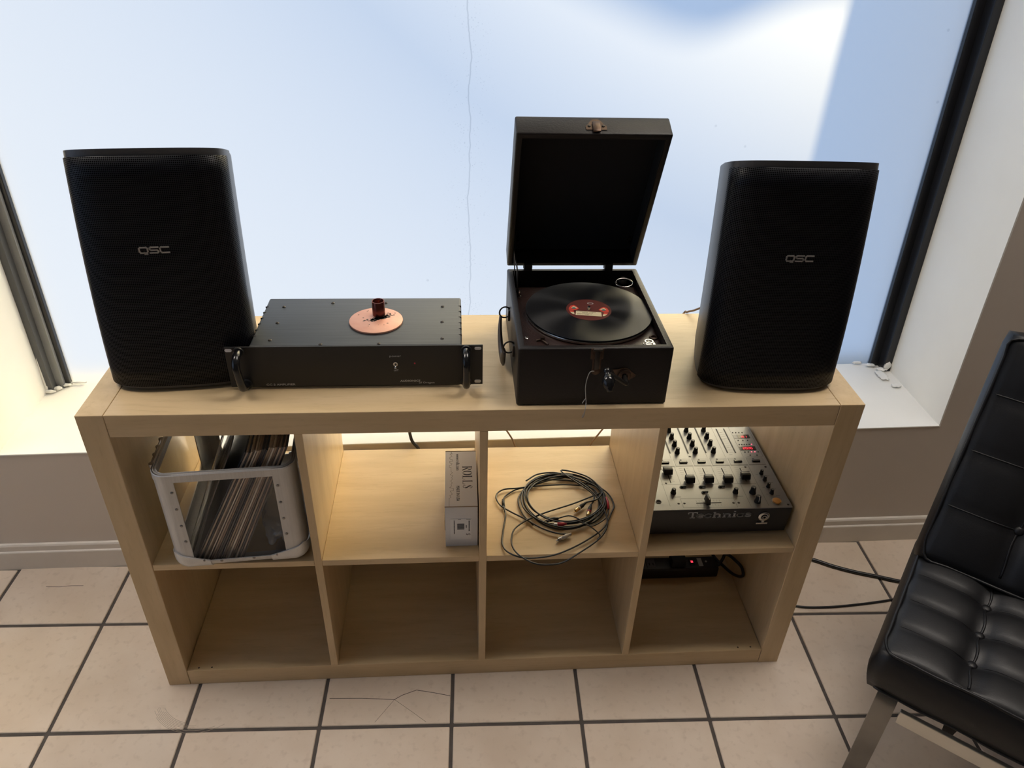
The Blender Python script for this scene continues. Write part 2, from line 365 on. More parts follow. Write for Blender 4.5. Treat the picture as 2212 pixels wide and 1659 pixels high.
def strokes(bm, lines, wd, h, m=None, ext=True):
    """polyline strokes in XY with width wd, height h in Z"""
    out = []
    for ln in lines:
        for (x0, y0), (x1, y1) in zip(ln, ln[1:]):
            dx, dy = x1 - x0, y1 - y0; L = math.hypot(dx, dy)
            if L < 1e-9: continue
            ux, uy = dx / L, dy / L; e = wd / 2 * ext
            ax, ay, bx, by = x0 - ux * e, y0 - uy * e, x1 + ux * e, y1 + uy * e; nx, ny = -uy * wd / 2, ux * wd / 2
            out += prism(bm, [(ax - nx, ay - ny), (bx - nx, by - ny), (bx + nx, by + ny), (ax + nx, ay + ny)], h)
    if m is not None: xf(out, m)
    return out
def text_bm(s, size, ext=0.0002, offset=0.0, align='LEFT', sx=1.0, shear=0.0, m=None):
    cu = bpy.data.curves.new('t', 'FONT'); cu.body = s; cu.size = size; cu.extrude = ext; cu.offset = offset; cu.align_x = align; cu.shear = shear; cu.resolution_u = 2
    ob = bpy.data.objects.new('t', cu); COL.objects.link(ob)
    dg = bpy.context.evaluated_depsgraph_get(); me = bpy.data.meshes.new_from_object(ob.evaluated_get(dg))
    bm = B(); bm.from_mesh(me)
    bpy.data.objects.remove(ob); bpy.data.curves.remove(cu); bpy.data.meshes.remove(me)
    mt = (m or Matrix()) @ Matrix.Diagonal((sx, 1, 1, 1))
    bm.transform(mt); return bm
def plane_m(origin, xdir, ydir):
    x = Vector(xdir).normalized(); y = Vector(ydir).normalized(); z = x.cross(y)
    mm = Matrix((x, y, z)).transposed().to_4x4(); mm.translation = Vector(origin); return mm
FRONT = lambda o: plane_m(o, (1, 0, 0), (0, 0, 1))      # readable from -Y
def hide_bottom(): pass

# ================================================================== THE SETTING
YW = lambda x: 0.41 + 0.0075 * x            # the window wall is a touch out of square with the shelf
SILL = lambda x: 0.4075 + 0.0117 * x
def wfn(v): return Vector((v.x, v.y + 0.0075 * v.x, v.z))
def sfn(v): return Vector((v.x, v.y + 0.0075 * v.x, v.z + 0.0117 * v.x))
ZT = 2.35                                   # top of the window opening
XL, XR = -2.7, 3.0; YB = -3.6; ZC = 2.8

bm = B(); box(bm, XL - .1, XR + .1, YB - .1, 0.80, -0.12, -0.0025)
floor = tag(mk('floor', bm, 'grout'), 'beige square tiled floor with dark grout lines', 'floor', kind='structure')
PT = 0.30071; TA = -0.02332; g = 0.0042
def node(i, j): return Vector((-0.36 + PT * (i * math.cos(TA) + j * math.sin(TA)), 0.47449 - PT * (j * math.cos(TA) - i * math.sin(TA)), 0))
def tile_mesh(depth):
    bm = B(); box(bm, g, PT - g, -depth, -g, -0.008, 0, bev=0.0016, seg=1)
    me = bpy.data.meshes.new('tile'); bm.to_mesh(me); bm.free(); me.materials.append(M['tile']); return me
tm_full = tile_mesh(PT - g); 
tiles = {}
for j in range(0, 13):
    for i in range(-8, 12):
        p = node(i, j)
        if p.x < XL + 0.01 or p.x + PT > XR - 0.0 or p.y - PT < YB: continue
        if j == 0:
            bm = B(); box(bm, g, PT - g, -(PT - g), -(p.y - YW(p.x) + 0.006), -0.008, 0, bev=0.0016, seg=1)
            me = bpy.data.meshes.new('tile'); bm.to_mesh(me); bm.free(); me.materials.append(M['tile'])
        else: me = tm_full
        o = bpy.data.objects.new('tile', me); COL.objects.link(o); o.parent = floor
        o.location = p; o.rotation_euler = (0, 0, TA); tiles[i, j] = o; MW[o.name] = Matrix.Translation(p)
# cracks and a scuffed arc on two tiles in front of the shelf
bm = B()
for ln in [[(-.36, -.053), (-.285, -.056), (-.208, -.063), (-.19, -.052), (-.157, -.040), (-.12, -.048), (-.077, -.059)], [(-.208, -.063), (-.249, -.119)], [(-.208, -.063), (-.165, -.097), (-.132, -.124)]]:
    strokes(bm, [ln], 0.0012 if len(ln) > 4 else 0.0005, 0.0003)
mk('crack', bm, 'crack', floor, label='dark hairline crack in a floor tile')
bm = B(); strokes(bm, [[(-1.165, .321), (-1.13, .319), (-1.10, .322), (-1.069, .321)]], 0.0012, 0.0003); mk('crack', bm, 'crack', floor)
bm = B()
for k in range(9):
    rr = 0.098 + 0.003 * k; a0 = R(215 + random.uniform(-6, 12)); a1 = a0 + R(random.uniform(35, 85))
    strokes(bm, [[(-.655 + rr * math.cos(a0 + (a1 - a0) * q / 10), -.005 + rr * math.sin(a0 + (a1 - a0) * q / 10)) for q in range(11)]], 0.0008, 0.0002, ext=False)
mk('scuff_mark', bm, 'scuff', floor)

# window wall: plaster around a deep opening
wall = thing('wall_back', 'taupe painted wall under and beside the deep shop window', 'wall', (0, 0.41, 0), kind='structure')
OL, OR = -1.205, 1.262
def lean(v):  # jambs lean in very slightly towards the top, as photographed
    t = max(0, v.z - 0.4); s = 0.013 if v.x < 0 else -0.040
    return sfn(Vector((v.x + s * t, v.y, v.z)))
bm = B(); box(bm, XL - .1, XR + .1, 0.41, 0.80, -0.1, 0.4, fn=sfn); mk('plaster', bm, 'wall_paint', wall)
def jamb(x0, x1, name='plaster', m='wall_paint', y0=0.41, y1=0.80, z0=0.4, z1=ZT):
    bm = B(); vs = box(bm, x0, x1, y0, y1, z0, z1)
    for v in vs:
        if abs(v.co.x - OL) < 1e-4 or abs(v.co.x - OR) < 1e-4: v.co = lean(v.co)
        else: v.co = sfn(v.co)
    return mk(name, bm, m, wall)
jamb(XL - .1, OL); jamb(OR, XR + .1)
bm = B(); box(bm, XL - .1, XR + .1, 0.41, 0.80, ZT, ZC, fn=sfn); mk('plaster', bm, 'wall_paint', wall)
# white painted lining of the opening (3 mm skins)
bm = B(); box(bm, OL, OL + 0.004, 0.4095, 0.78, 0.4, ZT, fn=lean); mk('reveal', bm, 'white_paint', wall, label='white painted window reveal')
bm = B(); box(bm, OR - 0.004, OR, 0.4095, 0.78, 0.4, ZT, fn=lean); mk('reveal', bm, 'white_paint', wall, label='white painted window reveal')
bm = B(); box(bm, OL, OR, 0.4095, 0.78, ZT - 0.004, ZT, fn=sfn); mk('reveal', bm, 'white_paint', wall)
bm = B(); box(bm, OL, OR, 0.4085, 0.78, 0.4, 0.4045, bev=0.0015, fn=sfn); mk('window_sill', bm, 'white_paint', wall, label='white painted deep window sill')

# skirting
bb = thing('baseboard_back', 'low painted baseboard with a stepped top edge under the window', 'baseboard', (0, 0.40, 0), kind='structure')
bm = B(); prof = [(0.412, -0.002), (0.397, -0.002), (0.397, 0.060), (0.3985, 0.0625), (0.4015, 0.064), (0.4015, 0.080), (0.404, 0.0845), (0.4075, 0.086), (0.412, 0.086)]
a = [bm.verts.new((XL, y + 0.0075 * XL, z)) for y, z in prof]; b = [bm.verts.new((XR, y + 0.0075 * XR, z)) for y, z in prof]
for k in range(len(prof)): bm.faces.new((a[k], b[k], b[(k + 1) % len(prof)], a[(k + 1) % len(prof)]))
bm.faces.new(a); bm.faces.new(list(reversed(b))); bmesh.ops.recalc_face_normals(bm, faces=bm.faces)
mk('moulding', bm, 'trim_paint', bb)

# window: black metal frame and frosted pane
win = thing('window_1', 'large frosted shop window in a black metal frame', 'window', (0, 0.73, 0.41), kind='structure')
YG = 0.735
bm = B(); box(bm, OL + 0.02, OR - 0.02, YG, YG + 0.0005, 0.40, ZT, fn=sfn); bm.free()
bm = B(); vs = [bm.verts.new(sfn(Vector(c))) for c in ((OL, YG, 0.38), (OR, YG, 0.38), (OR, YG, ZT), (OL, YG, ZT))]; bm.faces.new(vs)
mk('pane', bm, 'frosted_film', win, label='white frosted film on the glass with a crinkled vertical seam')
bm = B(); box(bm, OL + 0.004, OL + 0.022, 0.688, 0.722, 0.403, ZT, bev=0.001, fn=lean); mk('window_frame', bm, 'frame_grey', win)
bm = B(); box(bm, OL + 0.004, OL + 0.042, 0.712, 0.734, 0.403, ZT, bev=0.001, fn=lean); mk('window_frame', bm, 'frame_lit', win)
bm = B(); box(bm, OL + 0.004, OL + 0.054, 0.722, 0.742, 0.403, ZT, bev=0.0015, fn=lean); mk('window_frame', bm, 'frame_black', win)
bm = B(); box(bm, OR - 0.050, OR - 0.004, 0.722, 0.742, 0.403, ZT, bev=0.0015, fn=lean); mk('window_frame', bm, 'frame_black', win)
bm = B(); box(bm, OR - 0.026, OR - 0.004, 0.688, 0.725, 0.403, ZT, bev=0.001, fn=lean); mk('window_frame', bm, 'frame_black', win)
bm = B(); box(bm, OL + 0.004, OR - 0.004, 0.70, 0.745, ZT - 0.06, ZT - 0.004, fn=sfn); mk('window_frame', bm, 'frame_black', win)
def blob(bm, c, s, seed):
    rnd = random.Random(seed); r = bmesh.ops.create_icosphere(bm, subdivisions=3, radius=1)
    for v in r['verts']:
        k = 1 + rnd.uniform(-.35, .35); kk = 1 + .18 * math.sin(v.co.x * 7 + seed) + .12 * math.sin(v.co.y * 9 + seed * 2); v.co = Vector((c[0] + v.co.x * s[0] * kk, c[1] + v.co.y * s[1] * kk, c[2] + v.co.z * s[2] * (.6 + .4 * k)))
bm = B()
for k, (x, y, sx_, sy_, sz_) in enumerate([(OL + .014, .684, .016, .006, .005), (OL + .03, .70, .010, .008, .006), (OL + .045, .717, .013, .006, .004), (OL + .075, .728, .022, .004, .003), (OL + .007, .69, .005, .006, .02), (OL + .007, .69, .003, .005, .12)]):
    blob(bm, (x, y + .0075 * x, SILL(x) + .004), (sx_, sy_, sz_), k)
mk('caulk', bm, 'white_paint', win, label='ragged white caulk at the foot of the frame', smooth='all')
bm = B()
for k, (x, y, z, sx_, sy_, sz_) in enumerate([(OR - .016, .690, .012, .010, .006, .016), (OR - .03, .69, .0, .014, .01, .003), (OR - .055, .715, .0, .014, .008, .003), (OR - .09, .730, 0, .016, .005, .004), (OR - .045, .66, -.0012, .018, .026, .0020), (OR - .03, .60, -.0012, .015, .009, .0022)]):
    blob(bm, (x, y + .0075 * x, SILL(x) + .004 + z), (sx_, sy_, sz_), 20 + k)
mk('caulk', bm, 'white_paint', win, smooth='all')

# the rest of the room (mostly out of sight): side walls, wall behind the camera, ceiling; a second frosted window lights the left side
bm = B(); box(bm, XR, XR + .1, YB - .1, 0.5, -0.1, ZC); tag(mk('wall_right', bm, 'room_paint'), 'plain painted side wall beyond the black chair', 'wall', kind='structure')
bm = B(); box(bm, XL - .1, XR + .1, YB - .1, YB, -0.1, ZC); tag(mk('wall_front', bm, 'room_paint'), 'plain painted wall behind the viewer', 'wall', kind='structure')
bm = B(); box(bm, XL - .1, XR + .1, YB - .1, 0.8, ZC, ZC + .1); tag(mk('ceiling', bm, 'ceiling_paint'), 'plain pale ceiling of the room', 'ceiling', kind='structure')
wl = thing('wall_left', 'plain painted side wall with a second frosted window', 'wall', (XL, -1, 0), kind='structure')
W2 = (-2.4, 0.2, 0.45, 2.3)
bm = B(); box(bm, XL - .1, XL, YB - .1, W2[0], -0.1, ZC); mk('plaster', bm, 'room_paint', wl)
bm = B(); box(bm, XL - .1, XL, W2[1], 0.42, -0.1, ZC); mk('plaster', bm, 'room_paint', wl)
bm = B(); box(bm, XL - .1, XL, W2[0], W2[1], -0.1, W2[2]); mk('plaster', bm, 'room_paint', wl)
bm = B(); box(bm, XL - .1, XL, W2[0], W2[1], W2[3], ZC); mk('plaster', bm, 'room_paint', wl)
w2 = thing('window_2', 'frosted side window in the left wall', 'window', (XL, -1, 0.45), kind='structure')
bm = B(); bm.faces.new([bm.verts.new(c) for c in ((XL - .06, W2[0], W2[2]), (XL - .06, W2[1], W2[2]), (XL - .06, W2[1], W2[3]), (XL - .06, W2[0], W2[3]))]); mk('pane', bm, 'frosted_film', w2)
bm = B(); box(bm, XL - .08, XL - .04, W2[0], W2[0] + .05, W2[2], W2[3]); box(bm, XL - .08, XL - .04, W2[1] - .05, W2[1], W2[2], W2[3]); mk('window_frame', bm, 'frame_black', w2)

# outside: a masonry pier beside the window and an added unseen blocker throw the blue shade on the film
def out_from_glass(x, z, s): return Vector((x, YG, z)) + SUN_DIR * s
bm = B(); q = out_from_glass(0.868, 1.2, 1.9); q.x += 0.35 * SUN_DIR.x / SUN_DIR.y; box(bm, q.x, q.x + 0.62, q.y, q.y + 0.35, -0.2, 4.2)
tag(mk('wall_outside', bm, 'white_paint'), 'masonry pier standing outside the window', 'wall', kind='structure')
bm = B(); s = 8.5
pl = [(0.16, 1.43), (0.27, 1.385), (0.37, 1.345), (0.45, 1.315), (0.53, 1.305), (0.60, 1.325), (0.68, 1.36), (0.78, 1.39), (1.0, 1.40), (1.0, 1.80), (0.1, 1.80)]  # blocker outline, shaped for the soft shade on the film
aa = [out_from_glass(x, z + .025, s) for x, z in pl]; bb_ = [p + SUN_DIR * .12 for p in aa]
va = [bm.verts.new(p) for p in aa]; vb = [bm.verts.new(p) for p in bb_]
bm.faces.new(va); bm.faces.new(list(reversed(vb)))
for k in range(len(va)): bm.faces.new((va[k], vb[k], vb[(k + 1) % len(va)], va[(k + 1) % len(va)]))
tag(mk('shade_blocker_1', bm, 'frame_grey'), 'unseen blocker added outside the window, cut to the outline of its shade', 'light blocker', kind='structure')

# unseen ceiling panels along the window, added as fill light
for k, (x, y) in enumerate([(-1.50, 0.10), (1.15, 0.10)]):
    t = thing('fill_panel', ['unseen fill light panel added on the ceiling left of the window', 'unseen fill light panel added on the ceiling right of the window'][k], 'lamp', (x, y, ZC), group='added fill panels')
    bm = B(); box(bm, x - .58, x + .58, y - .28, y + .28, ZC - .012, ZC - .004, bev=.003); mk('diffuser', bm, 'fill_glow', t)
    
    for x0_, x1_, y0_, y1_ in ((-.61, .61, -.31, -.28), (-.61, .61, .28, .31), (-.61, -.58, -.28, .28), (.58, .61, -.28, .28)):
        bm = B(); box(bm, x + x0_, x + x1_, y + y0_, y + y1_, ZC - .016, ZC - .0005); mk('rim', bm, 'white_paint', t)
#@@OBJECTS

# ================================================================== THE SHELF
SW, SH, SD = 1.488, 0.788, 0.382; X0 = -SW / 2
shelf = thing('cube_shelf', 'long birch veneer cube shelf with eight open compartments below the window', 'shelf', (0, 0.19, 0))
for s in (0, 1):
    x = X0 if s == 0 else X0 + SW - 0.05
    bm = B(); box(bm, x + (0 if s == 0 else .0004), x + (.0496 if s == 0 else .05), 0, SD, 0, SH, bev=0.0008, seg=1); mk('side_panel', bm, 'wood_up', shelf)
bm = B(); box(bm, X0 + .0504, X0 + SW - .0504, 0.0004, SD, SH - .05, SH - .0002, bev=0.0008, seg=1); mk('top_panel', bm, 'wood_long', shelf)
bm = B(); box(bm, X0 + .0504, X0 + SW - .0504, 0.0004, SD, 0, .05, bev=0.0008, seg=1); mk('bottom_panel', bm, 'wood_long', shelf)
CX = []
for i in range(3):
    x = X0 + .05 + .335 * (i + 1) + .016 * i; CX.append(x)
    bm = B(); box(bm, x, x + .016, 0.001, SD - .001, .0502, SH - .0502, bev=0.0006, seg=1); mk('divider', bm, 'wood_up', shelf)
for i in range(4):
    x = X0 + .05 + .351 * i
    bm = B(); box(bm, x + .0003, x + .3347, 0.0015, SD - .001, .385, .401, bev=0.0006, seg=1); mk('shelf_board', bm, 'wood_long', shelf)
for x, y in [(-.668, .008), (-.638, .008), (.636, .009), (.668, .009)]:
    bm = B(); cyl(bm, (x, y, .0499), .0022, .0003, seg=10); mk('dowel_hole', bm, 'crack', shelf)
MID, TOP = 0.401, SH

# ================================================================== LOUDSPEAKERS
def logo_qsc(bm, m):
    h, wl_, gp, t = 0.0098, 0.0135, 0.0036, 0.0023; a, b = wl_, h
    q = [[(b * .18, 0), (0, b * .25), (0, b * .8), (b * .2, b), (a - b * .2, b), (a, b * .8), (a, b * .25), (a - b * .2, 0), (b * .18, 0)], [(a * .55, b * .05), (a * .62, -b * .18), (a * .9, -b * .18)]]
    o = a + gp; s_ = [[(o + a, b), (o + b * .2, b), (o, b * .85), (o, b * .65), (o + b * .2, b * .5), (o + a - b * .2, b * .5), (o + a, b * .35), (o + a, b * .15), (o + a - b * .2, 0), (o, 0)]]
    o = 2 * (a + gp); c = [[(o + a, b), (o + b * .2, b), (o, b * .8), (o, b * .2), (o + b * .2, 0), (o + a, 0)]]
    strokes(bm, q + s_ + c, t, 0.0016, m @ Matrix.Translation((-(3 * a + 2 * gp) / 2, -h / 2, 0)))
def speaker(name, label, loc, yaw, wd, shl, shr):
    t = thing(name, label, 'loudspeaker', loc, yaw, 'pair of black loudspeakers')
    H = 0.462; dep = 0.062; n = 3.3
    ztop = lambda y: H - 0.36 * y - 0.0015
    def shift(x, z):
        k = max(0.0, min(1.0, z / H)); f = x / wd + 0.5
        return x + (1 - f) * shl * k ** 1.6 + f * shr * k ** 1.6
    front = []
    for i in range(33):
        a = PI - PI * i / 32; c, s = math.cos(a), math.sin(a)
        x = wd / 2 * math.copysign(abs(c) ** (2 / n), c); y = dep * (1 - abs(s) ** (2 / n)); front.append((x, y))
    back = [(wd / 2 - .001, .085), (wd / 2 - .008, .13), (wd / 2 - .030, .19), (wd / 2 - .055, .235), (wd / 2 - .075, .247)]
    per = front + back + [(-x, y) for x, y in reversed(back)]
    # cabinet
    bm = B(); N = len(per); rows = []
    LV = 9
    for k in range(LV):
        rows.append([])
        for x, y in per:
            z = 0.004 + (ztop(y) - 0.004) * k / (LV - 1); ins = 0.004 if k == 0 else 0
            rows[-1].append(bm.verts.new((shift(x * (1 - ins * 8 / wd * .3), z), y + (ins if y < .03 else 0), z)))
    for k in range(LV - 1):
        for i in range(N): bm.faces.new((rows[k][i], rows[k][(i + 1) % N], rows[k + 1][(i + 1) % N], rows[k + 1][i]))
    top = bm.faces.new(rows[-1]); bm.faces.new(list(reversed(rows[0])))
    bmesh.ops.bevel(bm, geom=list(top.edges), offset=0.005, segments=3, profile=0.5, affect='EDGES')
    bmesh.ops.recalc_face_normals(bm, faces=bm.faces)
    mk('cabinet', bm, 'grey_plastic', t, world=False, smooth=True)
    # perforated grille wrapped round the front
    bm = B(); uv = bm.loops.layers.uv.new('UVMap'); rows = []; LV = 14; off = 0.0022
    arc = [0]
    front = [p for p in front if p[1] <= .047]; NF = len(front) - 1
    for (x0, y0), (x1, y1) in zip(front, front[1:]): arc.append(arc[-1] + math.hypot(x1 - x0, y1 - y0))
    cx = 0.0
    for k in range(LV):
        rows.append([])
        for i, (x, y) in enumerate(front):
            z0, z1 = 0.013, ztop(y) - 0.0115; z = z0 + (z1 - z0) * k / (LV - 1)
            px, py = front[max(i - 1, 0)]; qx, qy = front[min(i + 1, NF)]; L = math.hypot(qx - px, qy - py) or 1
            nx, ny = (qy - py) / L, -(qx - px) / L
            rows[-1].append((bm.verts.new((shift(x, z) + nx * off, y + ny * off, z)), arc[i], z))
    for k in range(LV - 1):
        for i in range(NF):
            q = (rows[k][i], rows[k][i + 1], rows[k + 1][i + 1], rows[k + 1][i]); f = bm.faces.new([v[0] for v in q])
            for lp, v in zip(f.loops, q): lp[uv].uv = (v[1], v[2])
    # turned-in edge so the sheet has thickness
    ed = [e for e in bm.edges if e.is_boundary]; r_ = bmesh.ops.extrude_edge_only(bm, edges=ed)
    for v in [v for v in r_['geom'] if isinstance(v, bmesh.types.BMVert)]: v.co.y += 0.004; v.co.x *= 0.985
    mk('grille', bm, 'grille', t, world=False, smooth='all', label='black perforated metal grille')
    bm = B(); logo_qsc(bm, FRONT((shift(0, .285), -off - 0.0003, 0.289)))
    mk('badge', bm, 'badge', t, world=False, label='small grey metal letter badge')
    for sx_ in (-1, 1):
        for yy in (.04, .19):
            bm = B(); cyl(bm, (sx_ * (.08 if yy < .1 else .06), yy, 0), .011, .005, seg=12); mk('foot', bm, 'black_soft', t, world=False)
    bm = B(); box(bm, -.045, .045, .244, .2478, .12, .24, bev=.002); mk('terminal_plate', bm, 'black_soft', t, world=False)
    return t
speaker('loudspeaker', 'black loudspeaker at the left end of the shelf beside the amplifier', (-0.5725, 0.081, TOP), R(5), 0.270, 0.030, 0.010)
speaker('loudspeaker', 'black loudspeaker at the right end of the shelf beside the gramophone', (0.5685, 0.044, TOP), R(-2), 0.272, -0.014, -0.034)

# ================================================================== AMPLIFIER
amp = thing('amplifier', 'black rack-mount power amplifier with two handles lying on the shelf top', 'amplifier', (-0.2413, 0.18, TOP))
AX0, AX1, AY, AZ0, AZ1 = -0.4826, -0.0005, 0.0845, 0.7935, 0.8822
bm = B(); box(bm, -.4395, -.0405, AY + .003, .287, AZ0, .880, bev=.004, seg=3); mk('chassis', bm, 'amp_metal', amp, smooth=True)
fp = B(); box(fp, AX0, AX1, AY - .0035, AY, AZ0, AZ1, bev=.0006, seg=1)
face = mk('faceplate', fp, 'black_panel', amp)
for x in (AX0 + .0075, AX1 - .0095):
    for z in (.8755, .8010):
        bm = B(); vs = cyl(bm, (0, AY - .0041, 0), .0032, .0008, axis='Y', seg=14)
        for v in vs: v.co.x += math.copysign(.0033, v.co.x) + x; v.co.z += z
        mk('rack_slot', bm, 'cardboard_white' if x > -.2 or z > .85 else 'black_soft', face)
for x, tw in ((-.4565, .004), (-.0325, 0)):
    pts = [(x, AY - .003, .878 - .006), (x, AY - .018, .8735), (x, AY - .031, .8665), (x, AY - .036, .855), (x + tw * .5, AY - .0365, .838), (x + tw, AY - .036, .820), (x + tw, AY - .031, .8095), (x + tw, AY - .018, .8035), (x + tw, AY - .003, .801)]
    bm = B(); tube(bm, crom(pts, 5), .0075, 12); h = mk('handle', bm, 'black_gloss', amp, smooth='all')
    for z in (.872, .801):
        bm = B(); cyl(bm, (x + (tw if z < .85 else 0), AY - .0075, z), .0105, .004, axis='Y', seg=16); mk('handle_collar', bm, 'black_soft', h)
def screw(parent, x, y, z, r=.0036, m='dark_metal', ax='Z'):
    bm = B(); lathe(bm, [(0, .0022), (r * .6, .0019), (r, .0008), (r, 0), (0, 0)], 12, (x, y, z)); o = mk('screw', bm, m, parent, smooth=True)
    a = random.random() * PI; c, s = math.cos(a) * r * .8, math.sin(a) * r * .8
    bm = B(); strokes(bm, [[(x - c, y - s), (x + c, y + s)]], .0010, .0003, Matrix.Translation((0, 0, z + .0019)), ext=False); mk('slot', bm, 'crack', o); return o
for x, y in [(-.403, .247), (-.306, .263), (-.197, .262), (-.079, .245), (-.403, .178), (-.079, .178), (-.404, .110), (-.307, .093), (-.198, .0935), (-.078, .111)]: screw(amp, x, y, .8799)
for s in (0, 1):
    for k in range(6):
        y = .127 + .0242 * k; x0_ = -.4398 if s == 0 else -.0460
        bm = B(); box(bm, x0_, x0_ + .0058, y - .0011, y + .0011, .862, .8803); mk('vent_slot', bm, 'lining', amp)
for x in (-.40, -.08):
    for y in (.11, .26): bm = B(); cyl(bm, (x, y, TOP), .008, .0056, seg=12); mk('foot', bm, 'black_soft', amp)
FY = AY - .0036
def amp_text(s, x, z, size, off=0, sx=1.35, align='LEFT'):
    mk('lettering', text_bm(s, size, .0001, off, align, sx, m=FRONT((x, FY - .0001, z))), 'print_grey', face)
amp_text('power', -.1675, .8580, .0062, align='CENTER'); amp_text('off', -.1675, .8262, .0062, align='CENTER')
amp_text('CC-2 AMPLIFIER', -.4165, .7965, .0058); amp_text('AUDIONICS', -.1605, .8015, .0060, .00012, 1.2); amp_text('of Oregon', -.1250, .7972, .0056, sx=1.3)
bm = B(); lathe(bm, [(.0020, .0030), (.0046, .0030), (.0050, 0), (0.0020, 0)], 8, m=plane_m((-.1675, FY, .8435), (1, 0, 0), (0, 0, 1)), closed=True); sw_ = mk('power_switch', bm, 'steel', face)
bm = B(); tube(bm, [(-.1675, FY, .8435), (-.1672, FY - .007, .8405), (-.1670, FY - .011, .8385)], [.0014, .0017, .0020], 8); mk('toggle', bm, 'steel', sw_, smooth='all')
bm = B(); cyl(bm, (-.131, FY - .0008, .8435), .0016, .001, axis='Y', seg=10); mk('indicator', bm, 'plug_red', face)

# copper stand lying on the amplifier
cs = thing('copper_stand', 'pink copper-clad disc with a short dark copper pipe standing on the amplifier', 'copper disc', (-.210, .181, .880))
bm = B(); lathe(bm, [(0, .0006), (.051, .0006), (.0528, .001), (.0532, .0025), (.0528, .0044), (.0518, .005), (0, .005)], 48, (-.210, .181, .8796)); mk('disc', bm, 'copper_clad', cs, smooth=True)
bm = B(); lathe(bm, [(.0105, 0), (.0127, 0), (.0127, .030), (.0122, .0306), (.0110, .0306), (.0105, .030)], 28, (-.206, .203, .8848), closed=True); mk('pipe', bm, 'copper_dark', cs, smooth=True)
bm = B(); rnd = random.Random(3)
for k in range(130):
    a = rnd.gauss(0, 1) * .011; b_ = rnd.gauss(0, 1) * .0045; r_ = rnd.uniform(.0010, .0034); x = -.206 + a + b_ * .3 + .002; y = .188 + b_ + a * .45
    if math.hypot(x + .210, y - .181) > .049: continue
    prism(bm, [(x + r_ * math.cos(q) * rnd.uniform(.6, 1.2), y + r_ * math.sin(q) * rnd.uniform(.6, 1.2)) for q in [i * PI / 3.5 for i in range(7)]], .0002, Matrix.Translation((0, 0, .8846)))
for k in range(16):
    q = rnd.uniform(0, 6.28); rr = rnd.uniform(.02, .046); x, y = -.21 + rr * math.cos(q), .181 + rr * math.sin(q); r_ = rnd.uniform(.0005, .0015)
    prism(bm, [(x + r_ * math.cos(i * 1.05) * 1.6, y + r_ * math.sin(i * 1.05)) for i in range(6)], .0002, Matrix.Translation((0, 0, .8846)))
mk('soot_patch', bm, 'soot', cs, kind='stuff')

# ================================================================== GRAMOPHONE
GX0, GX1, GY0, GY1, GZ1 = .0612, .3492, .0125, .360, .9135; TH = .012
gr = thing('gramophone', 'portable wind-up gramophone in a black case with its lid propped open', 'gramophone', (.2052, .19, TOP))
def ringbox(bm, x0, x1, y0, y1, z0, z1, th, bev=.003):
    vs = box(bm, x0, x1, y0, y1, z0, z1, bev=bev, seg=2)
bm = B()
# case: outer shell with open top
def case(bm, x0, x1, y0, y1, z0, z1, th, zi):
    o = [(x0, y0), (x1, y0), (x1, y1), (x0, y1)]; i_ = [(x0 + th, y0 + th), (x1 - th, y0 + th), (x1 - th, y1 - th), (x0 + th, y1 - th)]
    ob = [bm.verts.new((*p, z0)) for p in o]; ot = [bm.verts.new((*p, z1)) for p in o]; it = [bm.verts.new((*p, z1)) for p in i_]; ib = [bm.verts.new((*p, zi)) for p in i_]
    bm.faces.new(list(reversed(ob))); bm.faces.new(ib)
    outer = []
    for k in range(4):
        j = (k + 1) % 4
        outer.append(bm.faces.new((ob[k], ob[j], ot[j], ot[k]))); bm.faces.new((ot[k], ot[j], it[j], it[k])); bm.faces.new((it[k], it[j], ib[j], ib[k]))
    es = {e for f in outer for e in f.edges}
    r_ = bmesh.ops.bevel(bm, geom=list(es), offset=.004, segments=3, profile=.5, affect='EDGES')
case(bm, GX0, GX1, GY0, GY1, TOP + .0005, GZ1, TH, .830); mk('case', bm, 'case_cloth', gr, smooth=True)
DZ = .8945
bm = B(); box(bm, GX0 + TH, GX1 - TH, GY0 + TH, .305, DZ - .006, DZ, bev=.0008, seg=1); deck = mk('motor_board', bm, 'deck', gr)
RC = (.2155, .1785)
bm = B(); lathe(bm, [(0, 0), (.120, 0), (.1250, .0006), (.1262, .0015), (.1262, .0045), (.1268, .0052), (.1262, .0066), (.1235, .0070), (0, .0069)], 72, (RC[0], RC[1], DZ + .0008)); tt = mk('turntable', bm, 'nickel', gr, smooth=True, label='nickel-rimmed turntable')
bm = B(); lathe(bm, [(0, 0), (.1205, 0), (.1205, .0014), (0, .0014)], 48, (RC[0], RC[1], DZ + .0078)); mk('felt_mat', bm, 'felt', tt)
bm = B(); lathe(bm, [(.0035, 0), (.0035, .0075), (.0028, .0095), (0, .0102)], 16, (RC[0], RC[1], DZ + .0092)); mk('spindle', bm, 'nickel', tt, smooth=True)
